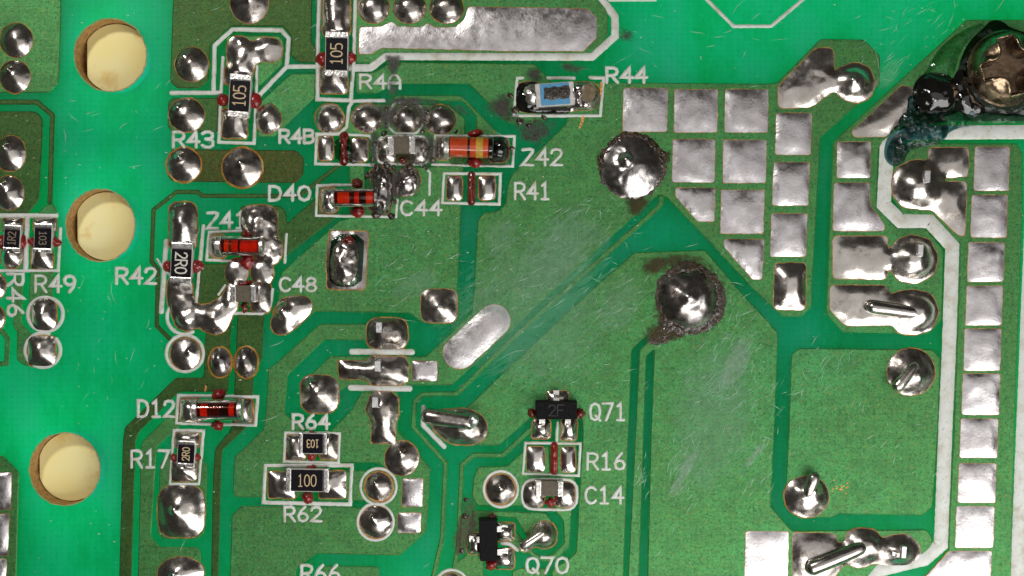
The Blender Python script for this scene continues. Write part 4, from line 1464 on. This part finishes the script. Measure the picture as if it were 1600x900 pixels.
scr = empty('screw', (W3(1569, 108, .2).x, W3(1569, 108, .2).y, 0.0))
tag(scr, 'rusty brown cross-head screw set in dark resin at the upper right corner', 'screw')
o = blob('head', ellipse(1569, 108, 57, 57, 90), .34, M['screw'], None, lambda r: np.clip(1 - r ** 5.5, 0, 1), fn=cross, z0=0.10, step=2.0, rough=0.01)
adopt(o, scr)
o.data.materials.append(simple('recess_dark', (0.055, 0.030, 0.014), .45, coat=.3, var=.6, vscale=6, bscale=14, bstr=.4))  # recess depth shade put into the colour of the low faces
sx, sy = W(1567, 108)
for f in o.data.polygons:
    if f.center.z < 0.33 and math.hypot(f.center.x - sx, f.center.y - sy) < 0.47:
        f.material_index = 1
o = slab('washer', ellipse(1569, 108, 60, 60, 64), 0.02, 0.11, 4, M['screw'])
adopt(o, scr)
o = blob('recess_rust', wobble(ellipse(1567, 108, 16, 14, 30), 3, .1, 3), .02, simple('rust', (0.40, 0.22, 0.07), .4, .3, coat=.3, var=.6, vscale=8, bscale=14, bstr=.5), None, dome,
         z0=0.085, rough=0.02, rfreq=0.1)
adopt(o, scr)

res = empty('spilt_resin', (W(1450, 180)[0], W(1450, 180)[1], 0.0))
tag(res, 'glossy black and teal resin spilt around the screw at the upper right', 'resin')
for nm, ol, H, mt, rg, rf in [
    ('dark_collar', [(1494, 118), (1501, 90), (1514, 64), (1534, 46), (1548, 31), (1566, 33), (1580, 46), (1640, 60), (1650, 170), (1600, 184), (1550, 180), (1515, 168), (1496, 146)], .09, 'smoke', .03, .05),
    ('dark_mound', [(1424, 152), (1428, 128), (1446, 113), (1474, 114), (1492, 124), (1508, 150), (1500, 176), (1472, 184), (1440, 180), (1426, 168)], .22, 'tar', .03, .05),
    ('dark_skirt', [(1482, 150), (1488, 122), (1500, 104), (1512, 120), (1520, 150), (1545, 172), (1530, 182), (1500, 180)], .10, 'tar', .03, .06),
    ('teal_pool', [(1384, 250), (1386, 226), (1404, 206), (1416, 188), (1426, 170), (1462, 168), (1500, 160), (1545, 176), (1600, 176), (1660, 178), (1660, 192), (1600, 194), (1540, 192), (1505, 198), (1482, 206),
                   (1472, 220), (1448, 228), (1424, 226), (1414, 236), (1410, 250), (1396, 256)], .10, 'teal', .05, .07),
    ('teal_film', [(1380, 248), (1382, 222), (1396, 198), (1404, 172), (1416, 146), (1440, 140), (1474, 180), (1484, 206), (1470, 226), (1440, 230), (1418, 236), (1412, 256), (1394, 262)], .07, 'teal', .04, .08),
    ('clear_film', [(1424, 134), (1448, 112), (1462, 82), (1492, 54), (1530, 36), (1540, 40), (1508, 66), (1496, 92), (1490, 118), (1470, 124), (1440, 128)], .06, 'clear', .01, .05),
]:
    ringfn = (lambda P, r, u: np.where(np.hypot(P[:, 0] - 1569, P[:, 1] - 108) < 52, -1.0, 0.0)) if nm == 'dark_collar' else None
    o = blob(nm, chaikin(ol, 2), H, M[mt], None, dome, rough=rg, rfreq=rf, z0=0.024, step=3.0, fn=ringfn)
    adopt(o, res)

# ------------------------------------------------------------------ dry stains on the board
def stain(name, ol, mt, z=0.0262):
    o_ = wobble(resample(chaikin(ol, 2), 5), 3.0, 0.05, random.random() * 30)
    return part(blob(name, o_, 0.001, M[mt], None, dome, z0=z, attr=True, step=5))


stain('soot_stain', [(782, 160), (806, 152), (812, 185), (850, 180), (884, 184), (862, 214), (844, 236), (818, 226), (800, 200), (772, 190)], 'soot')
stain('soot_stain', [(812, 112), (838, 100), (852, 116), (850, 132), (822, 130)], 'soot')
stain('soot_stain', [(862, 96), (915, 98), (922, 110), (905, 116), (870, 112)], 'soot')
stain('soot_stain', [(962, 38), (985, 44), (996, 54), (984, 72), (966, 68)], 'soot', 0.0275)
stain('soot_stain', [(810, 206), (826, 206), (834, 216), (822, 224), (810, 218)], 'soot', 0.0275)
stain('soot_stain', [(592, 84), (640, 84), (640, 96), (616, 118), (632, 150), (608, 162), (598, 150), (606, 120)], 'soot')
stain('soot_stain', [(590, 150), (660, 150), (724, 160), (742, 182), (728, 188), (700, 168), (655, 170), (600, 166)], 'soot', 0.0272)
stain('soot_stain', [(575, 200), (600, 200), (596, 262), (572, 262)], 'soot', 0.0272)
stain('soot_stain', [(548, 150), (560, 170), (552, 205), (600, 208), (660, 212), (712, 205), (716, 176), (690, 160), (640, 155), (600, 160)], 'soot', 0.0268)
stain('soot_stain', [(640, 205), (690, 205), (690, 262), (660, 268), (640, 262)], 'soot', 0.0268)
stain('soot_stain', [(770, 150), (800, 128), (806, 180), (800, 200), (776, 190), (744, 172)], 'soot', 0.0268)
stain('soot_stain', [(560, 252), (620, 250), (668, 256), (664, 312), (620, 320), (600, 345), (572, 340), (566, 300)], 'soot', 0.0268)
stain('scorched_flux', [(586, 208), (676, 206), (682, 262), (640, 270), (584, 262)], 'fluxburn', 0.0264)
stain('scorched_flux', [(700, 200), (810, 206), (812, 262), (770, 268), (690, 262)], 'fluxburn', 0.0264)
stain('scorched_flux', [(928, 240), (944, 232), (946, 270), (934, 266)], 'fluxburn')
stain('scorched_flux', [(965, 300), (1012, 300), (1030, 316), (1000, 344), (978, 342)], 'fluxburn')
stain('scorched_flux', [(1030, 240), (1052, 228), (1052, 250), (1038, 262)], 'fluxburn')
stain('scorched_flux', [(930, 262), (940, 226), (974, 204), (1012, 206), (1040, 236), (1044, 274), (1024, 308), (984, 322), (946, 304)], 'fluxburn', 0.0262)
stain('scorched_flux', [(1008, 470), (1016, 424), (1060, 396), (1110, 404), (1148, 446), (1150, 496), (1112, 532), (1056, 546), (1014, 536)], 'fluxburn', 0.0262)
stain('scorched_flux', [(990, 404), (1040, 392), (1104, 394), (1150, 446), (1136, 466), (1100, 420), (1040, 424), (1010, 448)], 'fluxburn')
stain('scorched_flux', [(996, 536), (1004, 512), (1024, 494), (1060, 512), (1110, 510), (1132, 480), (1136, 500), (1110, 524), (1060, 536), (1020, 544)], 'fluxburn', 0.0268)
stain('scorched_flux', [(725, 760), (745, 770), (756, 800), (735, 870), (712, 880), (700, 850), (715, 800)], 'fluxburn', 0.0268)
stain('pale_residue', [(620, 500), (740, 380), (860, 290), (1010, 330), (960, 470), (1000, 620), (820, 640), (700, 600)], 'smear', 0.0258)
stain('pale_residue', [(1040, 560), (1120, 470), (1200, 520), (1205, 700), (1150, 800), (1040, 820), (1020, 700)], 'smear', 0.0258)
stain('pale_residue', [(1352, 118), (1392, 84), (1428, 92), (1408, 130), (1372, 156)], 'smear', 0.0262)
stain('pale_residue', [(760, 470), (800, 420), (850, 320), (880, 280), (900, 300), (960, 330), (985, 360), (930, 430), (860, 480), (800, 500)], 'smear')
stain('pale_residue', [(560, 480), (620, 430), (700, 390), (700, 450), (640, 480)], 'smear')
stain('pale_residue', [(950, 420), (1000, 400), (1020, 450), (1000, 520), (950, 540), (900, 520)], 'smear', 0.0266)
stain('pale_residue', [(750, 340), (800, 320), (830, 360), (790, 420), (750, 410)], 'smear', 0.0266)
stain('scrape_marks', [(1110, 590), (1130, 540), (1170, 480), (1195, 500), (1190, 560), (1150, 620), (1110, 640), (1060, 636)], 'scrape')
stain('scrape_marks', [(1030, 780), (1060, 720), (1090, 680), (1110, 690), (1080, 750), (1050, 800)], 'scrape')
stain('scrape_marks', [(1150, 740), (1180, 690), (1205, 670), (1200, 700), (1170, 745)], 'scrape')

# fine scratches in the solder mask: clusters of hair-thin pale lines
vs_, fs = [], []
CL = [(870, 380, 90, 70, 32, 60), (800, 440, 60, 50, 30, 40), (650, 440, 60, 30, 28, 20), (960, 470, 60, 50, 40, 30), (1150, 560, 45, 70, 52, 60), (1130, 610, 60, 25, 20, 40), (1065, 735, 25, 45, 60, 30),
      (1185, 710, 18, 40, 58, 24), (1290, 590, 40, 50, 62, 22), (1340, 700, 80, 70, 40, 20), (900, 560, 80, 40, 20, 20), (1010, 745, 14, 20, 65, 14), (580, 380, 90, 60, 4, 14), (150, 200, 60, 60, 20, 9),
      (170, 560, 60, 100, 80, 14), (1450, 20, 60, 20, 35, 16), (1050, 60, 160, 40, 10, 16), (700, 620, 200, 150, 20, 20), (430, 150, 150, 100, 30, 14), (1380, 100, 30, 30, 40, 16), (800, 450, 800, 450, 45, 60)]
for (cx, cy, sx, sy, ang, num) in CL:
    for i in range(int(num * 1.6)):
        x, y = random.gauss(cx, sx * 0.8), random.gauss(cy, sy * 0.8)
        if any(math.hypot((x - a) / rx, (y - b_) / ry) < 1.5 for a, b_, rx, ry in HOLES):
            continue
        t = math.radians(ang + random.gauss(0, 15) + (random.choice((50, -60)) if random.random() < .14 else 0))
        L = random.uniform(4, 26) * (1.8 if random.random() < .1 else 1)
        hw = random.uniform(0.12, 0.42)
        cv = random.gauss(0, 0.06)
        prev = None
        for q in range(5):
            d = (q / 4 - 0.5) * L
            tt = t + cv * (q - 2)
            px, py = x + d * math.cos(tt), y - d * math.sin(tt)
            h_ = hw * (1 - abs(q - 2) / 2.0 * 0.85)
            k = len(vs_)
            vs_ += [(*W(px - h_ * math.sin(t), py - h_ * math.cos(t)), 0.0170), (*W(px, py), 0.0180), (*W(px + h_ * math.sin(t), py + h_ * math.cos(t)), 0.0170)]
            if q:
                fs += [(k - 3, k - 2, k + 1, k), (k - 2, k - 1, k + 2, k + 1)]
o = part(mesh_obj('scratches', vs_, fs, simple('scratched_mask', (0.36, 0.55, 0.42), .4)))
o['kind'] = 'stuff'

# dust and tiny flux crumbs scattered over the board
vs_, fs = [], []
for i in range(650):
    x, y = random.uniform(-20, 1620), random.uniform(-20, 920)
    if any(math.hypot((x - a) / rx, (y - b_) / ry) < 1.06 for a, b_, rx, ry in HOLES):
        continue
    r = random.uniform(0.3, 0.8) * (1.5 if random.random() < .12 else 1)
    a0 = random.random() * 6.3
    el = random.choice((1, 1, 1.4, 2.6))
    k = len(vs_)
    for q in range(5):
        t = a0 + q * 2 * math.pi / 5
        vs_.append((*W(x + r * el * math.cos(t), y + r * math.sin(t)), 0.0165))
    vs_.append((*W(x, y), 0.0165 + r / 100))
    for q in range(5):
        fs.append((k + (q + 1) % 5, k + q, k + 5))
o = part(mesh_obj('dust', vs_, fs, simple('dust_grains', (0.62, 0.66, 0.56), .35, coat=.4)))
o['kind'] = 'stuff'

# ------------------------------------------------------------------ what lies under the board
for (cx, cy, rx, ry), xl, lb in zip(HOLES, (46, 46, 50), ('upper', 'middle', 'lower')):
    pl = [(max(a, cx - xl), b_) for a, b_ in ellipse(cx, cy, rx - 1.5, ry - 1.5, 60)]
    z = -0.30
    vv = [Vector((*W(a, b_), z)) for a, b_ in pl] + [Vector((*W(a, b_), -0.49)) for a, b_ in pl]
    k = len(pl)
    ff = [tuple(range(k)), tuple(reversed(range(k, 2 * k)))] + [(i, (i + 1) % k, k + (i + 1) % k, k + i) for i in range(k)]
    o = mesh_obj('plastic_post', vv, ff, M['cream'])
    bmx = bmesh.new(); bmx.from_mesh(o.data); bmesh.ops.remove_doubles(bmx, verts=bmx.verts, dist=1e-5); bmesh.ops.recalc_face_normals(bmx, faces=bmx.faces); bmx.to_mesh(o.data); bmx.free()
    tag(o, 'cream plastic seen through the %s of the three round holes' % lb, 'plastic post', 'cream posts under the holes')
o = mesh_obj('bench_surface', [(-40, -40, -5), (40, -40, -5), (40, 40, -5), (-40, 40, -5)], [(0, 1, 2, 3)], simple('bench', (0.03, 0.027, 0.025), .7, var=.3))
tag(o, 'dark surface below the board', kind='structure')
